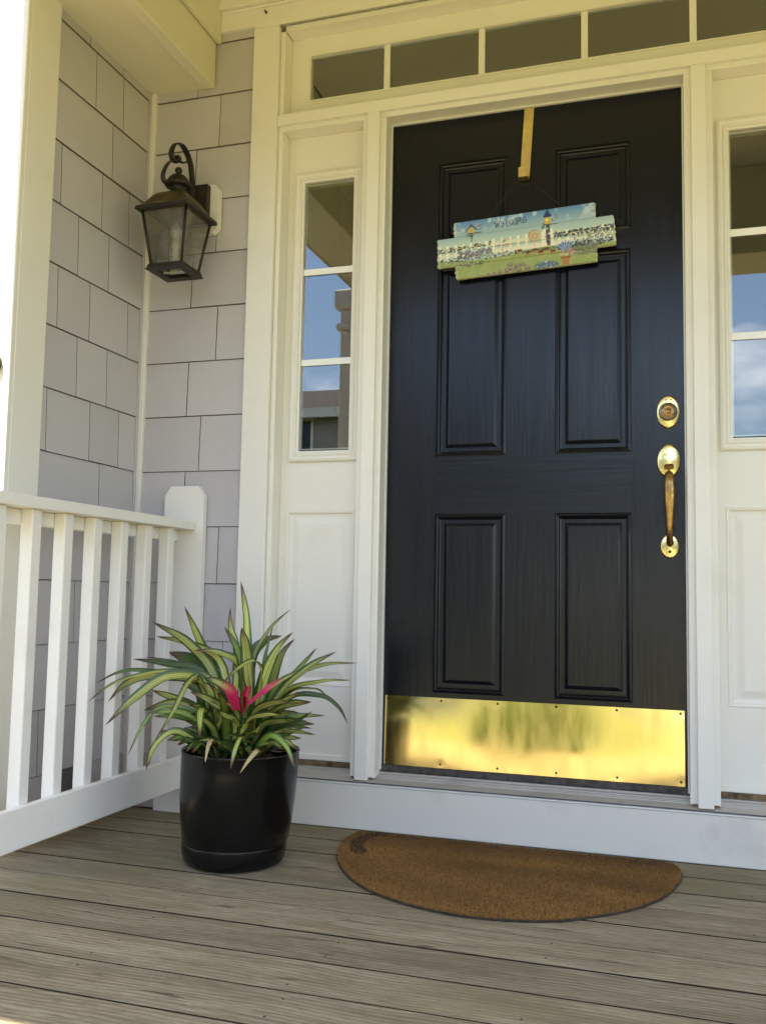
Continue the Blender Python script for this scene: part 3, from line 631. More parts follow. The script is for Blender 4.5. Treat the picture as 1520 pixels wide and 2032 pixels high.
for sx_, sz in scr:
    yk = ky(sx_, sz); b = MB(); b.lathe((sx_, yk+.0004, sz), [(0,.0018),(.0022,.0016),(.0034,.0006),(.0036,0)], 12, 0, 'y'); b.build('screw', STEEL, kp)
# deadbolt
def oval(b, cx, cz, rx, rz, prof, mi=0, seg=48): b.lathe((cx, 0, cz), [(r, h) for r, h in prof], seg, mi, 'y', rx, rz)
db = MB(); oval(db, .840, 1.0585, .0325, .0475, [(1,0),(1,.004),(.93,.0075),(.86,.0085),(0,.0088)]); dbo = db.build('deadbolt_plate', BRASS, door)
b = MB(); b.lathe((.840,-.0086,1.0575), [(.0255,0),(.0255,.009),(.0235,.0115),(.0,.0118)], 36, 0, 'y'); cyl = b.build('lock_cylinder', plain('dull_lock_face', (.20,.17,.12), .35, .9, 80, .4), dbo)
b = MB(); b.lathe((.840,-.0202,1.0575), [(.0165,0),(.0158,.0018),(.013,.0018),(.012,.0006),(.0075,.0006),(.007,.0022),(0,.0024)], 30, 0, 'y'); b.build('keyway_ring', BRASS_WORN, dbo)
part('keyhole', BLACKMETAL, dbo, 'box', .8392, .8408, -.0236, -.0224, 1.0535, 1.0615)
for sx_ in (.8335,.8475):
    b = MB(); b.lathe((sx_, -.0084, 1.0930), [(.0022,0),(.0018,.0012),(0,.0013)], 12, 0, 'y'); b.build('plate_screw', BRASS_WORN, dbo)
# handle set
hs_ = MB(); oval(hs_, .8405, .9175, .0325, .0480, [(1,0),(1,.004),(.93,.0075),(.86,.0088),(0,.0095)]); h1 = hs_.build('handle_plate', BRASS, door)
b = MB(); b.lathe((.841,-.0092,.900), [(.0125,0),(.012,.006),(.009,.0075),(0,.008)], 24, 0, 'y', 1.0, .72); b.build('thumb_boss', BRASS_WORN, h1)
b = MB(); pts = catmull([(.841,-.012,.905),(.841,-.030,.9035),(.841,-.041,.897),(.841,-.047,.889)], 6); b.tube(pts, [(.0125,.003)]*len(pts), 12, 0, (1,0,0)); b.build('thumb_latch', BRASS_WORN, h1)
h2 = MB(); oval(h2, .8415, .6755, .0262, .0352, [(1,0),(1,.0035),(.92,.007),(.84,.0082),(0,.0088)]); h2 = h2.build('handle_foot_plate', BRASS, door)
b = MB(); b.lathe((.8420,-.0086,.6600), [(.0045,0),(.004,.002),(.0012,.0022),(0,.0012)], 14, 0, 'y'); b.build('plate_screw', STEEL, h2)
P_ = [(.841,-.006,.878),(.841,-.026,.876),(.8412,-.045,.868),(.8414,-.052,.852),(.8418,-.053,.83),(.842,-.052,.80),(.842,-.051,.77),(.842,-.049,.745),(.8418,-.044,.72),(.8417,-.034,.700),(.8416,-.020,.688),(.8416,-.006,.684)]
Rr = [.0115,.0115,.0135,.0148,.0158,.0150,.0122,.0105,.0092,.0088,.0100,.0115]
pts = catmull(P_, 5); rr = [Rr[min(i//5, len(Rr)-1)]*(1-(i % 5)/5)+Rr[min(i//5+1, len(Rr)-1)]*((i % 5)/5) for i in range(len(pts))]
b = MB(); b.tube(pts, rr, 20); b.build('handle_grip', BRASS_WORN, door)

# over-the-door hanger
hg = empty('door_hanger', (.43, -.006, 2.0), 'thin brass over-door hook strap above the welcome sign', 'hook')
b = MB()
xt, xb_, zt, zb_ = .441, .4275, 2.0185, 1.795
n = 12
for s_ in (0,1):
    pass
b.v = [(xt-.0145,-.0060,zt),(xt+.0145,-.0060,zt),(xb_+.0145,-.0060,zb_),(xb_-.0145,-.0060,zb_),(xt-.0145,-.0025,zt),(xt+.0145,-.0025,zt),(xb_+.0145,-.0025,zb_),(xb_-.0145,-.0025,zb_)]
for f in ((3,2,1,0),(4,5,6,7),(0,1,5,4),(1,2,6,5),(2,3,7,6),(3,0,4,7)): b.f.append(f); b.m.append(0); b.sm.append(False)
b.build('strap', BRASS_STRIP, hg)
part('top_bend', BRASS_STRIP, hg, 'box', xt-.0145, xt+.0145, -.0062, .06, 2.0188, 2.0203)
b = MB(); b.box(xb_-.0145, xb_+.0145, -.0330, -.0062, zb_-.005, zb_-.0015); b.box(xb_-.0145, xb_+.0145, -.0362, -.0332, zb_-.005, zb_+.0260, 0, .001); b.build('hook_lip', BRASS_STRIP, hg)

# ================================================================ SIDELIGHTS + TRANSOM
BRIGHT_WHITE = painted('bright_white_vinyl', (.88,.88,.87), .3, .05)
for x0, x1 in ((-.0602,-.0172),(.9072,.9502)):
    b = MB(); b.box(x0, x1, -.0768, YJ, -.0270, -.0235); b.box(x0-.012, x1+.012, YJ-.0022, YJ+.03, -.0215, -.0160); b.build('base_grime', GRIME, sur)
def sidelight(x0, label, mirror):
    x1 = x0+.278; s = empty('sidelight_window', ((x0+x1)/2, .02, 0), label, 'window', 'sidelights beside the door')
    fx0, fx1, fz0, fz1 = x0+.0275, x1-.0115, .943, 1.9015
    if mirror: fx0, fx1 = x0+.0115, x1-.0275
    px0, px1, pz0, pz1 = (x0+.022, x1-.021, .238, .787) if not mirror else (x0+.024, x1-.022, .238, .785)
    gx0, gx1, gz0, gz1 = fx0+.034, fx1-.034, .982, 1.865
    b = MB()     # stile-and-rail body in front of the opening
    def q(a,b_,c,d): b.quad((a,0,c),(b_,0,c),(b_,0,d),(a,0,d))
    xa, xb = x0+.0005, x1-.0005
    q(xa, xb, .0110, pz0); q(xa, px0, pz0, pz1); q(px1, xb, pz0, pz1); q(xa, xb, pz1, gz0-.006)
    q(xa, gx0-.006, gz0-.006, gz1+.006); q(gx1+.006, xb, gz0-.006, gz1+.006); q(xa, xb, gz1+.006, 2.0265)
    b.quad((xa,0,.0110),(xa,.04,.0110),(xb,.04,.0110),(xb,0,.0110))
    b.build('sash_body', WHITE, s)
    b = MB(); b.frame(px0, px1, pz0, pz1, [(0,0),(.003,-.0025),(.008,-.001),(.012,.006),(.022,.008),(.026,.0075),(.044,.001),(.046,.0008)], 0, cap=True); b.build('raised_panel', WHITE, s)
    b = MB(); b.box(xa, xb, -.0075, -.0004, .0112, .0300, 0, .002); b.build('bottom_rail', WHITE, s)
    b = MB(); b.frame(fx0, fx1, fz0, fz1, [(0,0),(0,-.0095),(.004,-.0135),(.010,-.0150),(.013,-.0125),(.0165,-.0120),(.020,-.0155),(.025,-.0155),(.028,-.0105),(.031,-.0095),(.034,-.0090),(.034,.0100)]); b.build('glazing_frame', WHITE, s)
    b = MB(); b.box(gx0+.0002, gx1-.0002, .0022, .0052, gz0+.0002, gz1-.0002); gl = b.build('glass_pane', GLASS, s)
    b = MB(); b.frame(gx0, gx1, gz0, gz1, [(0,.0060),(.005,.0060),(.005,.012)]); b.build('spacer_bar', SEAL, s)
    for zc in (1.2665, 1.5665):
        b = MB(); b.box(gx0+.0002, gx1-.0002, -.0022, .0020, zc-.0105, zc+.0105, 0, .0008); b.build('muntin', BRIGHT_WHITE, s)
    b = MB(); b.box(x0+.001, x1-.001, .041, .045, .0, gz0-.004); b.box(x0+.001, x1-.001, .041, .045, gz1+.004, 2.02); b.build('inner_skin', WHITE, s)
    return s
sidelight(-.355, 'narrow three pane sidelight window between the left casing and the door', False)
sidelight(.966, 'white sidelight window at the right frame edge, cropped by the photo', True)
tr_ = empty('transom_window', (.4445, .02, 2.24), 'long five pane transom window above the black door', 'window')
tx0, tx1, tz0, tz1 = -.3545, 1.2435, 2.0855, 2.3720
gx0, gx1, gz0, gz1 = -.288, 1.178, 2.1475, 2.3080
b = MB()
def q(a,b_,c,d,y=-.002): b.quad((a,y,c),(b_,y,c),(b_,y,d),(a,y,d))
q(tx0,tx1,tz0,gz0); q(tx0,gx0,gz0,gz1); q(gx1,tx1,gz0,gz1); q(tx0,tx1,gz1,tz1)
b.frame(gx0, gx1, gz0, gz1, [(0,-.002),(0,-.008),(.004,-.008),(.004,.004),(.004,.012)])
b.build('sash', WHITE, tr_)
cuts = [gx0+.004, -.0205, .2905, .6065, .9185, gx1-.004]
for c in cuts[1:-1]:
    part('muntin', WHITE2, tr_, 'box', c-.0100, c+.0100, -.0040, .0100, gz0+.0042, gz1-.0042, 0, .0012)
xs = [cuts[0]]+cuts[1:-1]+[cuts[-1]]
for i in range(5):
    xa = xs[i]+(.0102 if i else .0002); xb = xs[i+1]-(.0102 if i < 4 else .0002)
    part('glass_pane', GLASS, tr_, 'box', xa, xb, .0030, .0055, gz0+.0044, gz1-.0044)
b = MB(); b.frame(gx0+.004, gx1-.004, gz0+.004, gz1-.004, [(0,.0062),(.004,.0062),(.004,.011)]); b.build('spacer_bar', SEAL, tr_)

# tiny black insect-like hook on the casing top
nh = empty('small_hook', (-.418, -.076, 2.434), 'tiny black hook screwed into the cream board at the casing top', 'hook')
b = MB(); b.tube(catmull([(-.421,-.0752,2.440),(-.4205,-.086,2.4405),(-.4185,-.091,2.436),(-.416,-.090,2.429)], 5), .0022, 8); b.build('shank', BLACKMETAL, nh)
b = MB(); b.lathe((-.421,-.0752,2.440), [(.0045,0),(.004,.002),(0,.0025)], 12, 0, 'y'); b.build('screw_plate', BLACKMETAL, nh)
# ================================================================ RAILING
rl = empty('porch_railing', (-.64, -.09, ZD), 'white painted wooden railing with square balusters and a clipped corner post', 'railing')
b = MB()
def clip_post(x0, x1, y0, y1, z0, z1, cx, cz):
    O = [(x0,z0),(x1,z0),(x1,z1-cz),(x1-cx,z1),(x0+cx,z1),(x0,z1-cz)]; n = len(O)
    b.v += [(x,y0,z) for x,z in O]+[(x,y1,z) for x,z in O]
    b.f.append(tuple(range(n))); b.f.append(tuple(range(2*n-1,n-1,-1)))
    for i in range(n): j=(i+1)%n; b.f.append((j,i,i+n,j+n))
    b.m += [0]*(n+2); b.sm += [False]*(n+2)
clip_post(-.7235, -.582, -.0865, -.0640, ZD+.001, .862, .021, .031); b.build('post', WHITE2, rl)
REND = -2.01
b = MB()
# handrail with an eased top and a rounded near corner
cap = [(-.700,.7195),(-.6055,.7195),(-.6050,.7235),(-.6050,.7440),(-.609,.7475),(-.696,.7475),(-.700,.7440)]
ys = [REND, -.115, -.098, -.092, -.0885]; ins = [0, 0, .0015, .005, .012]
for y_, i_ in zip(ys, ins):
    for x, z in cap: b.v.append((min(x, -.605-i_), y_, z))
m_ = len(cap)
for r in range(len(ys)-1):
    for i in range(m_):
        j = (i+1) % m_; b.f.append((r*m_+i, r*m_+j, (r+1)*m_+j, (r+1)*m_+i)); b.m.append(0); b.sm.append(False)
b.f.append(tuple(range(m_))[::-1]); b.f.append(tuple((len(ys)-1)*m_+i for i in range(m_))); b.m += [0,0]; b.sm += [False,False]
b.build('handrail', WHITE2, rl)
part('top_subrail', WHITE2, rl, 'box', -.7000, -.6675, REND, -.0870, .6830, .7190, 0, .002)
part('bottom_rail', WHITE2, rl, 'box', -.6312, -.6120, REND, -.0870, -.0850, .0120, 0, .0025)
first = None
for k in range(15):
    y0 = -.2085-.127*k
    if y0 < REND+.02: break
    if first is None:
        first = part('baluster', WHITE2, rl, 'box', -.6670, -.6318, y0, y0+.0350, -.0720, .7190, 0, .0022)
    else:
        o = first.copy(); COL.objects.link(o); o.parent = rl; o.location = first.location + Vector((0, -.127*k, 0))

# ================================================================ WALL LANTERN
XC, YCN = -.648, -.207
lan = empty('wall_lantern', (XC, -.09, 1.78), 'dark bronze carriage lantern with tapered glass and scroll arm on the grey wall', 'lantern')
b = MB()
O = [(-.730,1.716),(-.713,1.699),(-.583,1.699),(-.566,1.716),(-.566,1.846),(-.583,1.863),(-.713,1.863),(-.730,1.846)]; n = 8
b.v += [(x,-.0900,z) for x,z in O]+[(x,-.064,z) for x,z in O]; b.f.append(tuple(range(n)))
for i in range(n): j=(i+1)%n; b.f.append((j,i,i+n,j+n))
b.m += [0]*(n+1); b.sm += [False]*(n+1); b.build('mounting_block', WHITE, lan)
part('back_plate', BLACKMETAL, lan, 'box', -.702, -.594, -.1130, -.0903, 1.722, 1.858, 0, .003)
def sqloops(prof, mi=0, cap0=False, cap1=False, b=None):
    b = b or MB(); R = [[(XC-h,YCN-h,z),(XC+h,YCN-h,z),(XC+h,YCN+h,z),(XC-h,YCN+h,z)] for h, z in prof]
    for A, B in zip(R, R[1:]):
        for k in range(4): j=(k+1)%4; b.quad(A[k],A[j],B[j],B[k],mi)
    if cap0: b.quad(*R[0][::-1], mi)
    if cap1: b.quad(*R[-1], mi)
    return b
b = sqloops([(.0895,1.7215),(.0860,1.7238),(.0760,1.7340),(.0655,1.7500),(.0560,1.7660),(.0450,1.7780),(.0350,1.7835),(.030,1.7845)], cap1=True)
b.build('lamp_roof', LAMPROOF, lan)
b = sqloops([(.0890,1.7225),(.0925,1.7215),(.0945,1.7110),(.0905,1.7085),(.0790,1.7080),(.0765,1.7130),(.0745,1.7130)]); b.build('roof_rim', BLACKMETAL, lan)
b = MB(); b.lathe((XC,YCN,1.784), [(.031,0),(.029,.004),(.0255,.008),(.0255,.020),(.030,.023),(.040,.026),(.0425,.030),(.0425,.036),(.040,.040),(.034,.045),(.031,.053),(.022,.062),(.012,.067),(.0085,.069),(.0085,.073),(.0115,.077),(.0118,.083),(.0085,.089),(0,.092)], 28); b.build('chimney_cap', BLACKMETAL, lan)
top, bot, zt, zb = .0770, .0535, 1.7088, 1.5420
for sx_ in (-1,1):
    for sy_ in (-1,1):
        b = MB(); pts = [(XC+sx_*top,YCN+sy_*top,zt),(XC+sx_*bot,YCN+sy_*bot,zb)]
        b.tube(pts, .0048, 4, 0, (sx_,0,0)); b.build('corner_bar', BLACKMETAL, lan)
for k in range(4):
    c4 = [(-1,-1),(1,-1),(1,1),(-1,1)]; a_, d_ = c4[k], c4[(k+1)%4]; e_ = .0015
    b = MB(); b.quad((XC+a_[0]*(bot-e_),YCN+a_[1]*(bot-e_),zb),(XC+d_[0]*(bot-e_),YCN+d_[1]*(bot-e_),zb),(XC+d_[0]*(top-e_),YCN+d_[1]*(top-e_),zt),(XC+a_[0]*(top-e_),YCN+a_[1]*(top-e_),zt))
    b.build('lantern_pane', LAMPGLASS, lan)
b = sqloops([(.0600,1.5430),(.0630,1.5300),(.0665,1.5270),(.0665,1.5250),(.0390,1.5250),(.0390,1.5290),(.0520,1.5430),(.0600,1.5430)]); b.build('bottom_frame', BLACKMETAL, lan)
b = MB(); b.box(XC-.040, XC+.040, YCN-.004, YCN+.004, 1.5290, 1.5320); b.lathe((XC,YCN,1.5325), [(.012,0),(.012,.004),(.0095,.006),(.0095,.075),(.0125,.078),(.0125,.098),(0,.098)], 16); b.build('lamp_holder', plain('ivory_candle_sleeve', (.45,.42,.33), .5), lan)
b = MB(); b.lathe((XC,YCN,1.631), [(.008,0),(.011,.008),(.0165,.022),(.0175,.034),(.013,.050),(.006,.063),(0,.068)], 18); b.build('bulb', glass('bulb_glass', (.85,.85,.82), 2.2, 1.5, .05, .35), lan)
arm = [(-.116,1.790),(-.118,1.845),(-.122,1.875),(-.133,1.914),(-.155,1.940),(-.187,1.955),(-.212,1.952),(-.236,1.939),(-.252,1.914),(-.253,1.896),(-.240,1.882),(-.222,1.884)]
b = MB(); b.tube(catmull([(XC,y_,z_) for y_,z_ in arm], 6), [(.0105,.0026)]*1000, 8, 0, (1,0,0)); b.build('scroll_arm', BLACKMETAL, lan)
hk = [(-.150,1.925),(-.179,1.903),(-.205,1.896),(-.240,1.884),(-.270,1.862),(-.291,1.832),(-.300,1.807),(-.292,1.792),(-.272,1.790)]
b = MB(); b.tube(catmull([(XC+.001,y_,z_) for y_,z_ in hk], 6), [(.0085,.0024)]*1000, 8, 0, (1,0,0)); b.build('scroll_hook', BLACKMETAL, lan)
b = MB(); b.box(XC-.014, XC+.014, -.232, -.212, 1.889, 1.906, 0, .003); b.build('scroll_clip', BLACKMETAL, lan)
b = MB(); b.tube([(XC,-.113,1.80),(XC,-.135,1.80)], .010, 12); b.build('arm_boss', BLACKMETAL, lan)

# ================================================================ PLANT POT + PLANT
PX, PY = -.240, -.4865
pot = empty('plant_pot', (PX, PY, ZD), 'round black plastic plant pot with saucer standing in the porch corner', 'plant pot')
b = MB(); b.lathe((PX,PY,ZD), [(0,.001),(.116,.001),(.124,.004),(.1305,.012),(.1345,.032),(.1355,.052),(.1345,.0555),(.1320,.0555),(.1310,.0440)], 72); b.build('saucer', BLACKPOT, pot)
b = MB(); b.lathe((PX,PY,ZD), [(.1295,.046),(.1370,.062),(.1440,.110),(.1490,.170),(.1515,.240),(.1520,.2780),(.1530,.2810),(.1535,.2850),(.1525,.2870),(.1510,.2865),(.1485,.2780),(.1425,.215),(.1405,.19)], 72); b.v = [(x+.013*(z-ZD)/.286, y-.004*(z-ZD)/.286, z) for x, y, z in b.v]; b.build('pot_body', BLACKPOT, pot)
b = MB(); R_ = 22
for j in range(R_+1):
    for k in range(48):
        r = .1435*j/R_; a = 2*math.pi*k/48
        b.v.append((PX+r*math.cos(a), PY+r*math.sin(a), ZD+.243+.010*math.sin(r*70+a*3)*math.cos(a*5)+rnd.uniform(-.004,.004)+.015*(1-r/.1435)))
for j in range(R_):
    for k in range(48):
        a = j*48+k; c = j*48+(k+1)%48; b.f.append((a,c,c+48,a+48)); b.m.append(0); b.sm.append(False)
b.build('potting_soil', SOIL, pot)

plant = empty('bromeliad', (PX, PY, ZD+.25), 'striped yellow and green bromeliad with pink centre growing in the black pot', 'plant')
plant.parent = None
cr_ = random.Random(11)
def leaf_mesh(pts, w, style, seed, blunt=False):
    r = random.Random(seed); C_ = catmull(pts, 6); n = len(C_); b = MB()
    L_ = sum((C_[i+1]-C_[i]).length for i in range(n-1))
    acc = 0; tp = []
    for i in range(n):
        if i: acc += (C_[i]-C_[i-1]).length
        tp.append(acc/L_)
    nn = Vector((.35+r.uniform(-.5,.4), -.75+r.uniform(-.35,.35), .55+r.uniform(-.4,.4))).normalized()
    uvs = []
    AC = [-1,-.55,0,.55,1]
    w = max(w, .008)
    for i, p in enumerate(C_):
        t = tp[i]; T = (C_[min(i+1,n-1)]-C_[max(i-1,0)]).normalized()
        side = T.cross(nn); 
        if side.length < .25: side = side + T.cross(Vector((1,0,.2)))*.5
        side.normalize(); nrm = side.cross(T).normalized()
        if nrm.dot(nn) < 0: nrm = -nrm
        if t < .35: ww_ = .62+.38*(t/.35)
        else: ww_ = (1-((t-.35)/.65)**2.8)**.8
        if blunt: ww_ = max(ww_, .5)
        ww_ *= w/2*(1+.05*math.sin(t*23+seed))
        for a in AC:
            off = side*a*ww_ + nrm*(abs(a)**1.5*ww_*.42)
            off += nrm*math.sin(t*13+seed*1.3+a)*ww_*.06
            b.v.append(tuple(p+off)); uvs.append((.5+a*.5, t))
    for i in range(n-1):
        for k in range(4):
            a = i*5+k; b.f.append((a,a+1,a+6,a+5)); b.m.append(0); b.sm.append(True)
    o = b.build('leaf', LEAF[style], plant)
    uvl = o.data.uv_layers.new(name='UVMap')
    for lp in o.data.loops: uvl.data[lp.index].uv = uvs[lp.vertex_index]
    return o
for i, (pts, w, s) in enumerate(LEAVES):
    if i == 7: s = 'v'
    if i > 55 and s in 'pP': pts = [(x, y-.04, z) for x, y, z in pts[1:]]
    pts = [Vector(p) for p in pts]
    L_ = sum((pts[k+1]-pts[k]).length for k in range(len(pts)-1))
    if s != 't':
        if pts[0].z < .16 and s not in 'pP': pts[0] = Vector((pts[0].x*.8+PX*.2, pts[0].y*.8+PY*.2, .085))
    leaf_mesh(pts, w*(1.15 if s != 't' else .7), s, i, blunt=(L_ < .14 and s not in 'tP' and i % 2))
for pts, w_, s_ in (([(-.17,-.52,.10),(-.12,-.615,.140),(-.118,-.655,.131),(-.127,-.664,.116),(-.142,-.667,.092)], .013, 't'),
                    ([(-.29,-.50,.09),(-.36,-.58,.165),(-.405,-.615,.135),(-.425,-.625,.070)], .020, 'v'), ([(-.20,-.51,.09),(-.17,-.60,.165),(-.16,-.655,.150),(-.165,-.672,.100)], .018, 'v'),
                    ([(-.20,-.50,.09),(-.11,-.58,.17),(-.05,-.61,.155),(-.022,-.615,.105)], .019, 'g'), ([(-.27,-.52,.09),(-.25,-.60,.155),(-.235,-.655,.145),(-.232,-.674,.112)], .015, 't')):
    leaf_mesh([Vector(p) for p in pts], w_, s_, len(pts)+int(w_*1e4))
# inner leaves that fill the clump
for i in range(46):
    a = cr_.uniform(0, 2*math.pi); bx, by = (-.292, PY) if cr_.random() < .5 else (-.215, PY)
    l = cr_.uniform(.11,.21); el = cr_.uniform(.35,1.25)
    d = Vector((math.cos(a), math.sin(a)*.9+.25, 0)); 
    p0 = Vector((bx,by,.085)); p1 = p0+Vector((0,0,.05))+d*.02
    p2 = p1+d*l*.5*math.cos(el)+Vector((0,0,l*.55*math.sin(el))); p3 = p1+d*l*math.cos(el)*1.1+Vector((0,0,l*.80*math.sin(el)-.02))
    leaf_mesh([p0,p1,p2,p3], cr_.uniform(.018,.032), cr_.choice('vvgddg'), 100+i)

# short outer leaves low in the clump, some cut back
for i in range(44):
    a = cr_.uniform(0, 2*math.pi); bx, by = (-.285, PY-.02) if cr_.random() < .45 else (-.205, PY-.02)
    l = cr_.uniform(.06,.125); d = Vector((math.cos(a), math.sin(a), 0)); 
    p0 = Vector((bx,by,.075))+d*.012; p1 = p0+Vector((0,0,.035))+d*.022; p2 = p1+d*l*.55+Vector((0,0,l*.35)); p3 = p1+d*l+Vector((0,0,l*cr_.uniform(.15,.55)))
    leaf_mesh([p0,p1,p2,p3], cr_.uniform(.014,.024), cr_.choice('vvggdv'), 200+i, blunt=cr_.random() < .5)

# ================================================================ DOORMAT
OUT = [(-.005,-.108),(-.031,-.140),(-.037,-.200),(-.024,-.290),(.007,-.385),(.074,-.505),(.162,-.600),(.265,-.660),(.373,-.690),(.476,-.692),(.585,-.664),(.666,-.613),(.754,-.527),(.821,-.416),(.855,-.300),(.866,-.200),(.853,-.135),(.820,-.108),(.700,-.112),(.450,-.112),(.200,-.108)]
mt = empty('doormat', (.41, -.38, ZD), 'half round brown coir doormat lying on the deck before the door', 'doormat')
def closed(P, n):
    m = len(P); r = []
    for i in range(m):
        a, b_, c, d = [Vector((*P[(i+k) % m], 0)) for k in (-1,0,1,2)]
        for k in range(n):
            t = k/n; q_ = .5*((2*b_)+(c-a)*t+(2*a-5*b_+4*c-d)*t*t+(-a+3*b_-3*c+d)*t**3); r.append((q_.x, q_.y))
    return r
OL = closed(OUT, 8); cxm, cym = .41, -.36
def inset(P, k): return [(x+(cxm-x)*k*.7, y+(cym-y)*k*1.2) for x, y in P]
b = MB(); A0 = OL; A1 = inset(OL, .004); nO = len(OL)
for lev, z in ((A0, ZD+.0008),(A0, ZD+.0042),(A1, ZD+.0052)):
    for x, y in lev: b.v.append((x, y, z))
for r_ in range(2):
    for i in range(nO): j=(i+1)%nO; b.f.append((r_*nO+i, r_*nO+j, (r_+1)*nO+j, (r_+1)*nO+i)); b.m.append(0); b.sm.append(False)
b.f.append(tuple(2*nO+i for i in range(nO))); b.m.append(0); b.sm.append(False)
b.build('rubber_border', plain('dark_mat_edge', (.035,.022,.012), .9, 0, 60, .4), mt)
b = MB(); A2 = inset(OL, .0055); 
for lev, z in ((A2, ZD+.0053),(A2, ZD+.0072)):
    for x, y in lev: b.v.append((x, y, z))
for i in range(nO): j=(i+1)%nO; b.f.append((i, j, nO+j, nO+i)); b.m.append(0); b.sm.append(False)
b.f.append(tuple(nO+i for i in range(nO))); b.m.append(0); b.sm.append(False)
b.build('mat_backing', COIRBASE, mt)
A2n = np.array(A2)
def inside(x, y):
    c = False; j = len(A2)-1
    for i in range(len(A2)):
        xi, yi = A2[i]; xj, yj = A2[j]
        if (yi > y) != (yj > y) and x < (xj-xi)*(y-yi)/(yj-yi)+xi: c = not c
        j = i
    return c
rg = np.random.default_rng(5); NB = 75000
xx = rg.uniform(-.04,.87,NB*2); yy_ = rg.uniform(-.70,-.10,NB*2)
# vectorised point in polygon
ins_ = np.zeros(len(xx), bool); j = len(A2n)-1
for i in range(len(A2n)):
    xi, yi = A2n[i]; xj, yj = A2n[j]
    cnd = ((yi > yy_) != (yj > yy_)) & (xx < (xj-xi)*(yy_-yi)/((yj-yi) if yj != yi else 1e-9)+xi); ins_ ^= cnd; j = i
xx, yy_ = xx[ins_][:NB], yy_[ins_][:NB]; M_ = len(xx)
ang = rg.uniform(0, 2*np.pi, M_); hgt = rg.uniform(.0025,.0055,M_); wd = rg.uniform(.0007,.0014,M_); lean = rg.uniform(.001,.005,M_); la = rg.uniform(0,2*np.pi,M_)
V_ = np.zeros((M_,3,3)); ca, sa = np.cos(ang)*wd, np.sin(ang)*wd
V_[:,0] = np.stack([xx-ca, yy_-sa, np.full(M_, ZD+.0062)], 1); V_[:,1] = np.stack([xx+ca, yy_+sa, np.full(M_, ZD+.0062)], 1)
V_[:,2] = np.stack([xx+np.cos(la)*lean, yy_+np.sin(la)*lean, ZD+.0065+hgt], 1)
me = bpy.data.meshes.new('coir_pile'); me.vertices.add(M_*3); me.vertices.foreach_set('co', V_.ravel()); me.loops.add(M_*3); me.loops.foreach_set('vertex_index', np.arange(M_*3)); me.polygons.add(M_); me.polygons.foreach_set('loop_start', np.arange(M_)*3); me.update(calc_edges=True)
base = np.array([.29,.145,.038]); br = rg.uniform(.66,1.28,M_)[:,None]; colr = base*br
lowf = .5+.5*np.sin(xx*9+np.sin(yy_*13)*1.7)*np.sin(yy_*17+xx*5); colr *= (.80+.32*lowf)[:,None]
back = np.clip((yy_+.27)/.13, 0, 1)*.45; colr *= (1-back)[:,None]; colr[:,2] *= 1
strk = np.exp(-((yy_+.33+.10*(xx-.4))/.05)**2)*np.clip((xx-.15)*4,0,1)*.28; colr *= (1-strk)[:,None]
def stain(mask, s_=.95):
    global colr
    colr = colr*(1-mask[:,None]*s_)+np.array([.022,.020,.010])*mask[:,None]*s_
# worn remains of a dark printed curve at the left end and a short one at the right
dl = np.abs(np.hypot((xx-.115)/1.0, (yy_+.215)/1.25)-.105); stain(((dl < .019) & (xx < .062) & (yy_ > -.345)).astype(float)*(rg.random(M_) < .85))
stain(((np.abs(yy_+.150-.02*np.sin(xx*8)) < .008) & (xx > .02) & (xx < .17)).astype(float)*(rg.random(M_) < .55))
stain(((np.abs(yy_+.152) < .008) & (xx > .735) & (xx < .80)).astype(float)*(rg.random(M_) < .75))
stain((rg.random(M_) < .03).astype(float), .4)
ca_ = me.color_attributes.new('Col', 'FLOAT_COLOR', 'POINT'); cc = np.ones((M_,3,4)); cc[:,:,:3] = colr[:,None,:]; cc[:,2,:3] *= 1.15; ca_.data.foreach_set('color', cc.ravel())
me.materials.append(COIR); po = bpy.data.objects.new('coir_pile', me); COL.objects.link(po); me.transform(Matrix.Translation(-mt.location)); po.parent = mt; po['kind'] = 'stuff'

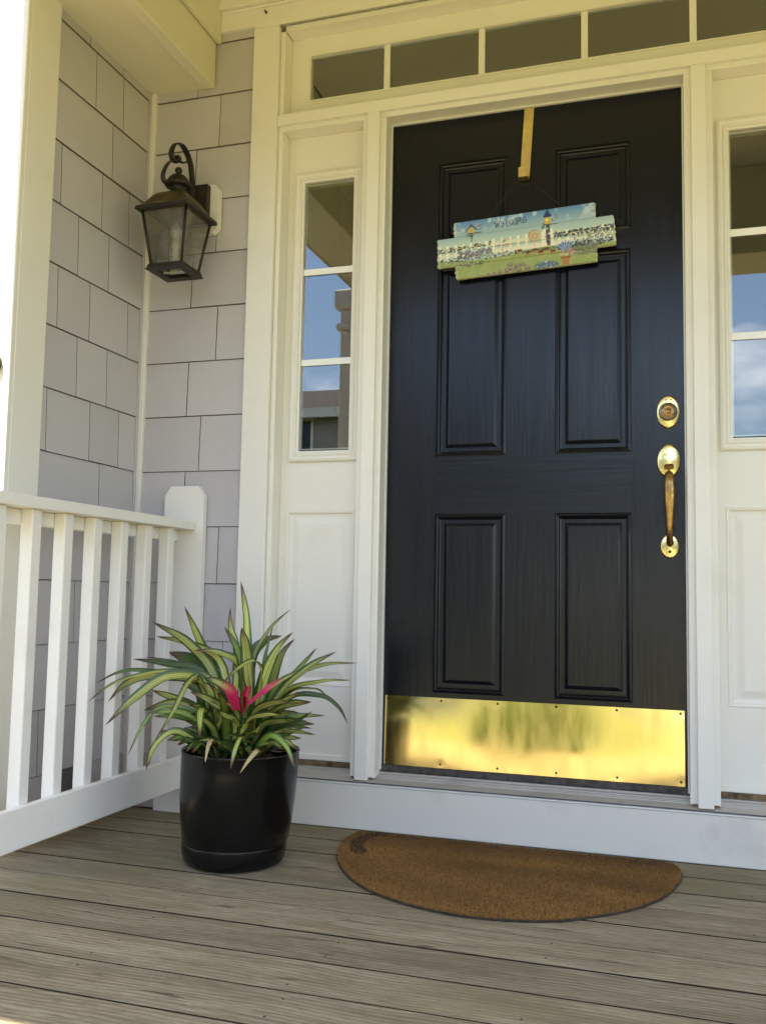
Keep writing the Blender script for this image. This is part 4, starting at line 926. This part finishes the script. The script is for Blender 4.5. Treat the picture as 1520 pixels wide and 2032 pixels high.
# ================================================================ WELCOME SIGN
SC = Vector((.430, -.030, 1.5865)); SA = .045
sign = empty('welcome_sign', SC, 'painted plank welcome sign with picket fence and birdhouses hanging on the black door', 'sign')
def XY(X, Y):       # sign measured in units of its own length -> (u, v) metres
    return (X-770)*.000444, .093-(Y-(228-(X-283)*.1567))*.000475
rs = np.random.default_rng(3)
def paint(U, Vv):
    sh = U.shape; Cc = np.zeros(sh+(3,))
    def put(mask, col, a=1.0):
        m = (mask.astype(float)*a)[..., None]; Cc[:] = Cc*(1-m)+np.array(col)*m
    def hn(s, seed):                                   # cheap smooth value noise
        r = np.random.default_rng(seed); g = r.random((64,64)); x = (U*s) % 63; y = (Vv*s) % 63; xi = x.astype(int); yi = y.astype(int); fx = x-xi; fy = y-yi
        return (g[yi,xi]*(1-fx)+g[yi,(xi+1)%64]*fx)*(1-fy)+(g[(yi+1)%64,xi]*(1-fx)+g[(yi+1)%64,(xi+1)%64]*fx)*fy
    t = np.clip((Vv-.02)/.073, 0, 1)[..., None]
    Cc[:] = np.array([.50,.66,.62])*(1-t)+np.array([.16,.34,.60])*t
    cl = np.clip((hn(60,1)*.6+hn(150,2)*.4-.52)*5, 0, 1)*np.clip((Vv-.045)/.02,0,1)
    put(np.ones(sh, bool), (.70,.78,.82), 1); Cc[:] = Cc*0
    Cc[:] = np.array([.48,.62,.58])*(1-t)+np.array([.09,.25,.54])*t; Cc[:] = Cc*(1-.55*cl[...,None])+np.array([.72,.80,.84])*.55*cl[...,None]
    hill = -.028+.006*np.sin(U*16+.5)
    put(Vv < hill, (.30,.37,.13)); put((Vv < hill) & (hn(90,4) > .55), (.37,.43,.18), .6)
    # picket fence
    for X in [190,245,300,355,410,465,515,565,622,680,735,790,900,955,1010,1065,1120,1178,1235,1295,1345]:
        u0, vt = XY(X, 0); u0 = (X-770)*.000444; lo = X < 550 or X > 1000
        vt = .026 if not lo else .022; vb = -.022
        d = np.abs(U-u0); put((d < .0047) & (Vv < vt-np.clip(d-.001,0,1)*1.2) & (Vv > vb), (.88,.86,.72)); put((np.abs(U-u0-.0040) < .0008) & (Vv < vt-.004) & (Vv > vb), (.35,.45,.42), .6)
    for vc in (.010, -.010): put((np.abs(Vv-vc) < .0032) & (np.abs(U) < .262), (.76,.74,.60), .9)
    put((np.abs(Vv+.0175) < .004) & (U > -.09) & (U < .10), (.80,.78,.64))
    def specks(u0, u1, v0, v1, n, cols, r0, r1, slope=0.0):
        for _ in range(n):
            u = rs.uniform(u0,u1); v = rs.uniform(v0,v1)+slope*(u-u0); r = rs.uniform(r0,r1); c = cols[rs.integers(len(cols))]
            put(((U-u)**2+((Vv-v)*1.2)**2) < r*r, c, .92)
    G = [(.018,.032,.028),(.03,.055,.035),(.06,.09,.05),(.04,.06,.08)]; F = [(.60,.42,.42),(.66,.66,.62),(.20,.18,.34),(.50,.2,.22),(.06,.09,.15)]
    specks(-.262,-.10, .000,.012, 120, G, .0014,.0030, .04); specks(-.20,-.095,-.020,-.002, 110, [(.20,.19,.27),(.27,.24,.34),(.12,.17,.12)], .002,.005)
    specks(-.262,-.02,-.034,-.019, 150, G+[(.13,.11,.22)], .0012,.003); specks(-.262,-.03,-.034,-.017, 44, F, .0012,.0024)
    specks(-.21,-.125,-.052,-.040, 60, G, .001,.0028, .03); specks(-.21,-.13,-.050,-.040, 30, F, .0012,.002, .03)
    specks(.085,.262, .002,.018, 190, G+[(.13,.13,.2)], .0016,.0038); specks(.15,.262,-.022,.0, 120, [(.16,.2,.15),(.24,.24,.3),(.4,.42,.4)], .0015,.003)
    specks(.10,.262,-.036,-.020, 210, G+F[2:3], .0016,.0038); specks(.11,.262,-.034,-.022, 40, F, .0010,.0018); specks(.14,.214,-.060,-.034, 170, [(.13,.17,.11),(.18,.2,.16),(.22,.26,.14)], .002,.0042); specks(.10,.16,-.045,-.030, 40, F, .0012,.0022)
    # mauve rocks, blue flower bush
    for X, Y, r in ((520,560,7),(560,552,9),(600,545,10),(650,530,13),(690,520,14),(725,500,13),(670,495,12),(760,492,12),(790,512,13),(730,525,12),(640,555,10)):
        u, v = XY(X, Y); put(((U-u)/1.4)**2+(Vv-v)**2 < (r*.00048)**2, (.15,.11,.12)); put(((U-u)/1.3)**2+(Vv-v-.0012)**2 < (r*.00034)**2, (.36,.25,.24))
    u, v = XY(915, 492); put(((U-u)/.036)**2+((Vv-v)/.0135)**2 < 1, (.10,.15,.25)); 
    for _ in range(80):
        a = rs.uniform(0,6.28); q_ = rs.uniform(0,1)**.5; c = [(.80,.82,.85),(.16,.24,.42),(.05,.08,.12),(.45,.55,.7)][rs.integers(4)]
        put((U-u-.034*q_*math.cos(a))**2+(Vv-v-.0125*q_*math.sin(a))**2 < rs.uniform(.0010,.0019)**2, c)
    # little pots along the path
    for X, Y in ((740,402),(795,412),(845,394),(882,406),(920,384),(962,398)):
        u, v = XY(X, Y); put((np.abs(U-u) < .0085-(v-Vv)*.25) & (np.abs(Vv-v+.004) < .0052), (.40,.24,.10)); put(((U-u)/.0085)**2+((Vv-v-.001)/.0036)**2 < 1, (.16,.022,.018))
    specks(-.03,.10,-.034,-.028, 60, G, .001,.0025, .02)
    # terracotta pot with blue spikes
    u, v = XY(1045, 458); put((np.abs(U-u) < .0105+(Vv-v)*.25) & (np.abs(Vv-v) < .0125), (.44,.19,.06)); put((np.abs(U-u) < .0145) & (np.abs(Vv-v-.0105) < .0032), (.32,.13,.05))
    for _ in range(42):
        c = [(.75,.42,.42),(.5,.10,.14),(.85,.8,.75),(.2,.14,.3)][rs.integers(4)]; put((U-u-rs.uniform(-.018,.026))**2+(Vv-v-rs.uniform(.016,.034))**2 < rs.uniform(.0012,.0024)**2, c)
    for k in range(13):
        a = -1.0+2.0*k/12; bu, bv = u, v+.030; du, dv = math.sin(a), math.cos(a); s_ = np.clip((U-bu)*du+(Vv-bv)*dv, 0, .030); put(((U-bu-du*s_)**2+(Vv-bv-dv*s_)**2) < .0013**2, [(.08,.15,.42),(.35,.45,.65)][k % 2])
    # birdhouses
    u, v = XY(415, 275); put((np.abs(U-u) < .0018) & (Vv < v) & (Vv > v-.036), (.05,.03,.025)); put((np.abs(U-u) < .0095) & (np.abs(Vv-v) < .0085), (.56,.47,.15))
    put((np.abs((Vv-v-.0175)+np.abs(U-u)*1.0) < .0030) & (np.abs(U-u) < .0145), (.03,.03,.03)); put((U-u)**2+(Vv-v)**2 < .0022**2, (.15,.2,.04)); put((np.abs(Vv-v+.0095) < .0013) & (U > u-.014) & (U < u+.030), (.05,.07,.05)); put((np.abs(Vv-v-.001) < .0009) & (U > u+.008) & (U < u+.032), (.07,.09,.08))
    specks(u-.016,u+.006,v-.022,v-.012, 26, [(.04,.04,.04),(.5,.2,.2),(.06,.10,.06)], .001,.0022); specks(u-.018,u-.008,v-.004,v+.012, 16, [(.55,.25,.27),(.05,.07,.05)], .001,.002); specks(u+.014,u+.034,v+.008,v+.016, 12, [(.55,.2,.25),(.1,.14,.2)], .001,.002)
    u, v = XY(935, 200); 
    for sgn in (-1,1): put((np.abs(U-u-sgn*.011) < .0042) & (Vv < v-.025) & (Vv > v-.080), (.84,.81,.68))
    put((np.abs(U-u) < .0055) & (Vv < v-.006) & (Vv > v-.078) & (hn(260,8) > .35), (.05,.06,.12)); specks(u-.007,u+.007,v-.078,v-.012, 46, [(.06,.08,.16),(.5,.12,.16),(.04,.08,.05),(.10,.10,.28)], .0012,.0026)
    put((np.abs(U-u) < .0092) & (np.abs(Vv-v) < .0115), (.62,.44,.08)); put((np.abs(U-u+.002) < .003) & (np.abs(Vv-v) < .006), (.80,.72,.25)); put((U-u)**2+(Vv-v+.004)**2 < .002**2, (.10,.09,.02))
    put((np.abs(U-u) < np.clip((v+.0355-Vv)*.55, 0, .0125)) & (Vv > v+.0105), (.022,.045,.17)); put((np.abs(Vv-v+.0135) < .0014) & (U > u-.016) & (U < u+.030), (.06,.04,.03)); specks(u+.012,u+.034,v-.004,v+.016, 26, [(.05,.08,.10),(.06,.10,.06),(.3,.3,.4)], .0008,.0018); specks(u-.018,u-.008,v-.024,v-.004, 14, [(.05,.07,.05)], .001,.002)
    # round tan sun-dial ball
    u, v = XY(843, 302); put((np.abs(U-u) < .0030) & (Vv < v) & (Vv > v-.034), (.74,.60,.48)); put((U-u)**2+(Vv-v)**2 < .0182**2, (.30,.20,.10)); put((U-u-.0012)**2+(Vv-v)**2 < .0168**2, (.58,.46,.30)); rr_ = np.hypot(U-u-.002, Vv-v+.001); put(np.abs(rr_-.0075) < .0010, (.42,.28,.16))
    # pink birdbath
    u, v = XY(638, 352); put((np.abs(U-u+.006) < .0016) & (Vv < v-.005) & (Vv > v-.034), (.55,.35,.30)); put((np.abs(Vv-v+.006) < .0013) & (np.abs(U-u) < .022), (.56,.32,.30)); specks(u-.014,u+.018,v-.012,v+.016, 40, [(.66,.42,.42),(.60,.50,.48),(.5,.3,.3)], .001,.002); specks(u-.006,u+.004,v+.002,v+.008, 8, [(.08,.16,.06)], .001,.0018)
    # lettering: W e L C O M e in thin curly strokes
    def stroke(P, w_=.00105):
        for (xa, ya), (xb, yb) in zip(P, P[1:]):
            dx, dy = xb-xa, yb-ya; l2 = dx*dx+dy*dy+1e-12; s_ = np.clip(((U-xa)*dx+(Vv-ya)*dy)/l2, 0, 1); put(((U-xa-s_*dx)**2+(Vv-ya-s_*dy)**2) < w_*w_, (.03,.045,.075), .95)
    def glyph(X0, Wd, Hh, P, Yb=258, w_=.00105):
        q_ = []
        for px, py in P:
            X = X0+px*Wd; u_, v_ = XY(X, 0); vb_ = XY(X, Yb-(X-575)*.205)[1]; q_.append(((X-770)*.000444, vb_+py*Hh))
        stroke(q_, w_)
    arc = lambda cx, cy, rx, ry, a0, a1, n=14: [(cx+rx*math.cos(math.radians(a0+(a1-a0)*i/n)), cy+ry*math.sin(math.radians(a0+(a1-a0)*i/n))) for i in range(n+1)]
    H = .0195
    glyph(576, 36, H, [(-.12,.92),(0,1.0),(.12,.80),(.28,.02),(.52,.72),(.74,.02),(.98,.98),(1.12,1.04)])
    glyph(620, 22, H*.78, arc(.42,.78,.42,.24,-90,90,9)+[(.18,.98)]+[(.15,.05)]); glyph(620, 22, H*.78, arc(.45,.28,.50,.28,90,-100,9)+[(.12,.04)])
    glyph(652, 20, H*.92, [(.42,1.02),(.30,.95),(.34,.10),(.10,.02)]+[(.40,.10),(.85,.0),(1.05,.10)])
    glyph(678, 20, H*.86, arc(.62,.52,.55,.50,50,310,14)+[(1.05,.30),(.78,.34)])
    glyph(704, 24, H*.86, arc(.5,.52,.52,.50,80,450,20)); glyph(716, 10, H*.3, [(0,.3),(1.0,-.35)])
    glyph(732, 26, H*.95, [(.02,.0),(.12,.98),(.48,.30),(.84,1.02),(.95,.10),(1.08,.02)])
    glyph(768, 26, H*.90, arc(.48,.78,.42,.25,-90,95,9)+[(.10,.90),(.22,.10)]); glyph(768, 26, H*.90, arc(.50,.28,.50,.28,92,-120,9)+[(.05,.10),(.30,-.04)])
    # rubbed, chipped paint towards the ends of the boards
    wear = (np.abs(U) > .2045) & ((Vv > .046) | (Vv < -.046)) | (np.abs(U) > .2585); put(wear & (hn(330,9) > .58), (.60,.60,.44), .8)
    return Cc
def plank(u0, u1, v0, v1, y, seed, thick=.011):
    r = np.random.default_rng(seed); nu, nv = int((u1-u0)/.00155), int((v1-v0)/.00155)
    us, vs_ = np.linspace(u0,u1,nu+1), np.linspace(v0,v1,nv+1); U, V2 = np.meshgrid(us, vs_)
    # ragged ends
    jl = np.repeat(r.random(nv//4+3), 4)[:nv+1]*.004; jr = np.repeat(r.random(nv//4+3), 4)[:nv+1]*.004
    jl[:2] += .002; jr[:2] += .002; jl[-2:] += .003; jr[-2:] += .003
    Ug = (U-u0)/(u1-u0); U = u0+jl[:,None]+Ug*((u1-jr[:,None])-(u0+jl[:,None]))
    Cc = paint(U, V2)
    vv = np.zeros(U.shape+(3,)); vv[...,0] = U; vv[...,2] = V2; edge = np.minimum.reduce([U-U[:,:1], U[:,-1:]-U, V2-v0, v1-V2]); vv[...,1] = y+np.clip(.0016-edge, 0, 1)*.9
    F = []; W_ = nu+1; idx = np.arange((nv+1)*(nu+1)).reshape(nv+1, nu+1)
    F = np.stack([idx[:-1,:-1], idx[:-1,1:], idx[1:,1:], idx[1:,:-1]], -1).reshape(-1,4).tolist()
    verts = vv.reshape(-1,3).tolist(); ring = list(idx[0,:])+list(idx[1:,-1])+list(idx[-1,:-1][::-1])+list(idx[1:-1,0][::-1]); n0 = len(verts)
    for i in ring: verts.append([verts[i][0], y+thick, verts[i][2]])
    nf = len(F)
    for k in range(len(ring)):
        j = (k+1) % len(ring); F.append([int(ring[j]), int(ring[k]), n0+k, n0+j])
    F.append([n0+k for k in range(len(ring))])
    me = bpy.data.meshes.new('sign_plank'); me.from_pydata(verts, [], F); me.materials.append(SIGNPAINT); me.materials.append(SIGNWOOD)
    mi = [0]*nf+[1]*(len(F)-nf); me.polygons.foreach_set('material_index', mi)
    ca_ = me.color_attributes.new('Col', 'FLOAT_COLOR', 'POINT'); cc = np.ones((len(verts),4)); cc[:n0,:3] = Cc.reshape(-1,3); cc[n0:,:3] = (.5,.5,.35); ca_.data.foreach_set('color', cc.ravel())
    o = bpy.data.objects.new('sign_plank', me); COL.objects.link(o); o.parent = sign; o.rotation_euler = (0, -SA, 0); return o
plank(-.2155, .2155, .0462, .0925, 0.0, 1)
plank(-.2675, .2680, .0006, .0456, -.0012, 2); plank(-.2690, .2700, -.0445, -.0001, -.0006, 3)
plank(-.2145, .2155, -.0865, -.0450, 0.0, 4)
for u in (-.13, .13):
    b = MB(); b.box(u-.016, u+.016, .0112, .0190, -.078, .084); o = b.build('batten', SIGNWOOD, None); o.parent = sign; o.rotation_euler = (0,-SA,0)
b = MB()
for sgn in (-1, 1):
    A_ = Vector((.4275,-.0345,1.7955)); B_ = SC+Vector((sgn*.125, .006, .083+sgn*.125*SA)); b.tube([A_, B_], .0005, 6)
b.build('hanging_wire', WIRE, sign)

# ================================================================ OUTSIDE WORLD (seen in the glass, the brass and the door)
ZG = -.72
def ground_mat():
    m, t, b = mat('lawn_and_soil'); P = pos(t)
    n = noise(t, P, .35, 5, .6); n2 = noise(t, P, 14, 5, .7)
    c = ramp(t, n, [(.35,(.085,.12,.026)),(.52,(.15,.16,.035)),(.68,(.30,.24,.09))]); c = mixc(t, ramp(t, n2, [(.4,(0,0,0)),(.7,(.5,.5,.5))]), c, (.045,.06,.02))
    t.links.new(c, b.inputs['Base Color']); b.inputs['Roughness'].default_value = .95; bump(t, b, n2, .8, .05); return m
gr = part('ground', ground_mat(), None, 'box', -400, 400, -400, 400, ZG-.5, ZG); tag(gr, kind='structure')
CONC = plain('warm_concrete', (.36,.29,.16), .85, 0, 3, .18, .3, (40,.3,.004))
walk = empty('front_walk', (.95, -6, ZG), kind='structure')
for i in range(9): part('slab', CONC, walk, 'box', .75, 2.9, -4.75-i*1.25, -3.52-i*1.25, ZG+.001, ZG+.03, 0, .01)
part('bounce_bed', plain('yellow_bounce_mulch', (.55,.36,.09), .95, 0, 25, .4), walk, 'box', -4.5, 4.5, -3.50, DECK_FRONT-.03, ZG+.001, ZG+.02)  # added bed, strong yellow so sunlight bounces warm onto the upper porch
st = empty('front_road', (0, -17, ZG), kind='structure'); part('asphalt', plain('asphalt', (.055,.055,.055), .9, 0, 5, .3), st, 'box', -90, 90, -21, -15, ZG+.001, ZG+.02)
stp = empty('porch_steps', (.95, -2.9, ZG), kind='structure')
for i in range(2):
    z = ZD-.185*(i+1); y1 = DECK_FRONT-.035-.30*i
    part('tread', DECK, stp, 'box', -.4, 2.3, y1-.30, y1, z-.035, z, 0, .004); part('riser', WHITE2, stp, 'box', -.4, 2.3, y1-.302+.30, y1-.003+.005, z+.001, z+.149)
LM = {}
def foliage(name, cols):
    m, t, b = mat(name); at = N(t, 'ShaderNodeAttribute', attribute_name='Col'); t.links.new(at.outputs['Color'], b.inputs['Base Color']); b.inputs['Roughness'].default_value = .6; return m
FOL = foliage('foliage', None)
BARK = plain('bark', (.09,.065,.045), .9, 0, 8, .4)
def crown(name, blobs, n, size, parent, seed, cols):
    r = np.random.default_rng(seed); wts = np.array([bb[3]**2 for bb in blobs]); wts = wts/wts.sum(); pick = r.choice(len(blobs), n, p=wts); Bq = np.array([[*bb] for bb in blobs])[pick]
    d = r.normal(size=(n,3)); d /= np.linalg.norm(d,axis=1)[:,None]; rad_ = Bq[:,3]*(r.random(n)**.35)*r.uniform(.8,1.12,n); c = Bq[:,:3]+d*rad_[:,None]*np.array([1,1,.85])
    a = r.normal(size=(n,3)); a /= np.linalg.norm(a,axis=1)[:,None]; bb = np.cross(a, d); bb /= np.linalg.norm(bb,axis=1)[:,None]+1e-9; s = size*r.uniform(.6,1.4,n)[:,None]
    V = np.stack([c-a*s, c-bb*s*.6, c+a*s, c+bb*s*.6], 1).reshape(-1,3)-np.array(parent.location)
    me = bpy.data.meshes.new(name); me.from_pydata(V.tolist(), [], np.arange(4*n).reshape(-1,4).tolist()); me.materials.append(FOL)
    cc = np.ones((n,4,4)); cs = np.array(cols)[r.integers(len(cols), size=n)]*r.uniform(.7,1.3,n)[:,None]; cc[:,:,:3] = cs[:,None,:]
    ca_ = me.color_attributes.new('Col','FLOAT_COLOR','POINT'); ca_.data.foreach_set('color', cc.ravel()); o = bpy.data.objects.new(name, me); COL.objects.link(o); o.parent = parent; return o
GREENS = [(.045,.085,.02),(.07,.12,.03),(.10,.15,.035),(.03,.06,.02)]; BRIGHT = [(.14,.22,.03),(.20,.28,.04),(.10,.17,.03),(.07,.12,.02)]
def tree(x, y, h, r, seed, label):
    q_ = random.Random(seed); t = empty('yard_tree', (x,y,ZG), label, 'tree', 'trees across the road')
    b = MB(); b.tube([(x,y,ZG),(x+.1,y,ZG+h*.3),(x,y+.1,ZG+h*.6),(x,y,ZG+h*.85)], [.28,.2,.13,.05], 9)
    for k in range(5):
        a = k*1.3+q_.random(); b.tube([(x,y,ZG+h*(.35+.08*k)),(x+math.cos(a)*r*.7,y+math.sin(a)*r*.7,ZG+h*(.5+.08*k))], [.09,.03], 6)
    b.build('trunk', BARK, t); bl = [(x+q_.uniform(-.7,.7)*r, y+q_.uniform(-.7,.7)*r, ZG+h*q_.uniform(.45,.95), r*q_.uniform(.35,.6)) for _ in range(11)]
    crown('crown', bl, 3200, .20, t, seed, GREENS)
tree(-22, -30, 8.5, 3.4, 1, 'broad green tree to the left of the house across the road, seen in the sidelight')
tree(3.5, -38, 6.4, 2.8, 2, 'low round tree far across the road behind the lawn')
tree(14, -34, 9.5, 3.6, 3, 'tall green tree across the road on the right')
tree(-1.5, -33, 7.0, 2.6, 4, 'slim green tree beside the house across the road')
def shrub(x, y, r, seed, label):
    q_ = random.Random(seed); t = empty('porch_shrub', (x,y,ZG), label, 'shrub', 'shrubs before the porch')
    b = MB(); 
    for k in range(6): a = k*1.05; b.tube([(x,y,ZG),(x+math.cos(a)*r*.5,y+math.sin(a)*r*.5,ZG+r*1.2)], [.02,.008], 5)
    b.build('stem', BARK, t); crown('leaves', [(x+q_.uniform(-.4,.4)*r, y+q_.uniform(-.4,.4)*r, ZG+r*q_.uniform(.6,1.5), r*.55) for _ in range(8)], 2600, .035, t, seed, BRIGHT)
shrub(-.05, -4.3, .38, 5, 'bright green shrub in front of the porch, left of the steps'); shrub(-2.3, -3.5, .6, 6, 'lower green shrub at the porch corner'); shrub(3.6, -3.6, .7, 7, 'green shrub right of the steps')
HW = plain('pale_house_siding', (.34,.33,.31), .7, 0, 2, .08); HR = plain('brown_house_roof', (.055,.042,.036), .9, 0, 4, .35); HG = plain('dark_window_pane', (.02,.025,.03), .12)
def far_house(x0, x1, y1, dpt, eave, ridge, label):
    h = empty('neighbour_house', ((x0+x1)/2, y1-dpt/2, ZG), label, 'house', 'houses across the road')
    part('wall', HW, h, 'box', x0, x1, y1-dpt, y1, ZG, eave)
    b = MB(); o_ = .5; ym = y1-dpt/2
    A = [(x0-o_,y1+o_,eave-.1),(x1+o_,y1+o_,eave-.1),(x1+o_,ym,ridge),(x0-o_,ym,ridge)]; B_ = [(x0-o_,ym,ridge),(x1+o_,ym,ridge),(x1+o_,y1-dpt-o_,eave-.1),(x0-o_,y1-dpt-o_,eave-.1)]
    b.quad(*A); b.quad(*B_); b.quad(*[(x,y,z-.15) for x,y,z in A]); b.quad(*[(x,y,z-.15) for x,y,z in B_]); b.quad((x0-.02,y1,eave-.1),(x0-.02,ym,ridge-.1),(x0-.02,y1-dpt,eave-.1),(x0-.02,y1-dpt,eave-.1)); b.quad((x1+.02,y1,eave-.1),(x1+.02,ym,ridge-.1),(x1+.02,y1-dpt,eave-.1),(x1+.02,y1-dpt,eave-.1)); rf = b.build('roof', HR, h)
    b = MB(); b.box(x0-o_, x1+o_, y1+o_-.02, y1+o_+.08, eave-.38, eave-.08); b.build('gutter_board', WHITE2, h)
    nw = max(3, int((x1-x0)/2.4)); sp = (x1-x0)/nw
    for fl in (0, 1):
        if eave < 4 and fl: continue
        zc = (eave-1.0) if fl else ZG+1.7
        for k in range(nw):
            xc = x0+sp*(k+.5)
            if not fl and k == nw//2:
                d_ = part('door', plain('red_door', (.2,.03,.02), .4), h, 'box', xc-.5, xc+.5, y1+.002, y1+.06, ZG+.2, ZG+2.3); continue
            wf = part('window', WHITE2, h, 'box', xc-.55, xc+.55, y1+.002, y1+.05, zc-.7, zc+.7); part('pane', HG, wf, 'box', xc-.46, xc+.46, y1+.051, y1+.056, zc-.61, zc+.61)
far_house(-17, -4.5, -24.5, 9, 6.35, 8.0, 'two storey pale house with brown roof across the road, reflected in the left sidelight')
far_house(6, 17, -27, 9, 3.2, 5.4, 'single storey pale house with brown roof across the road on the right')
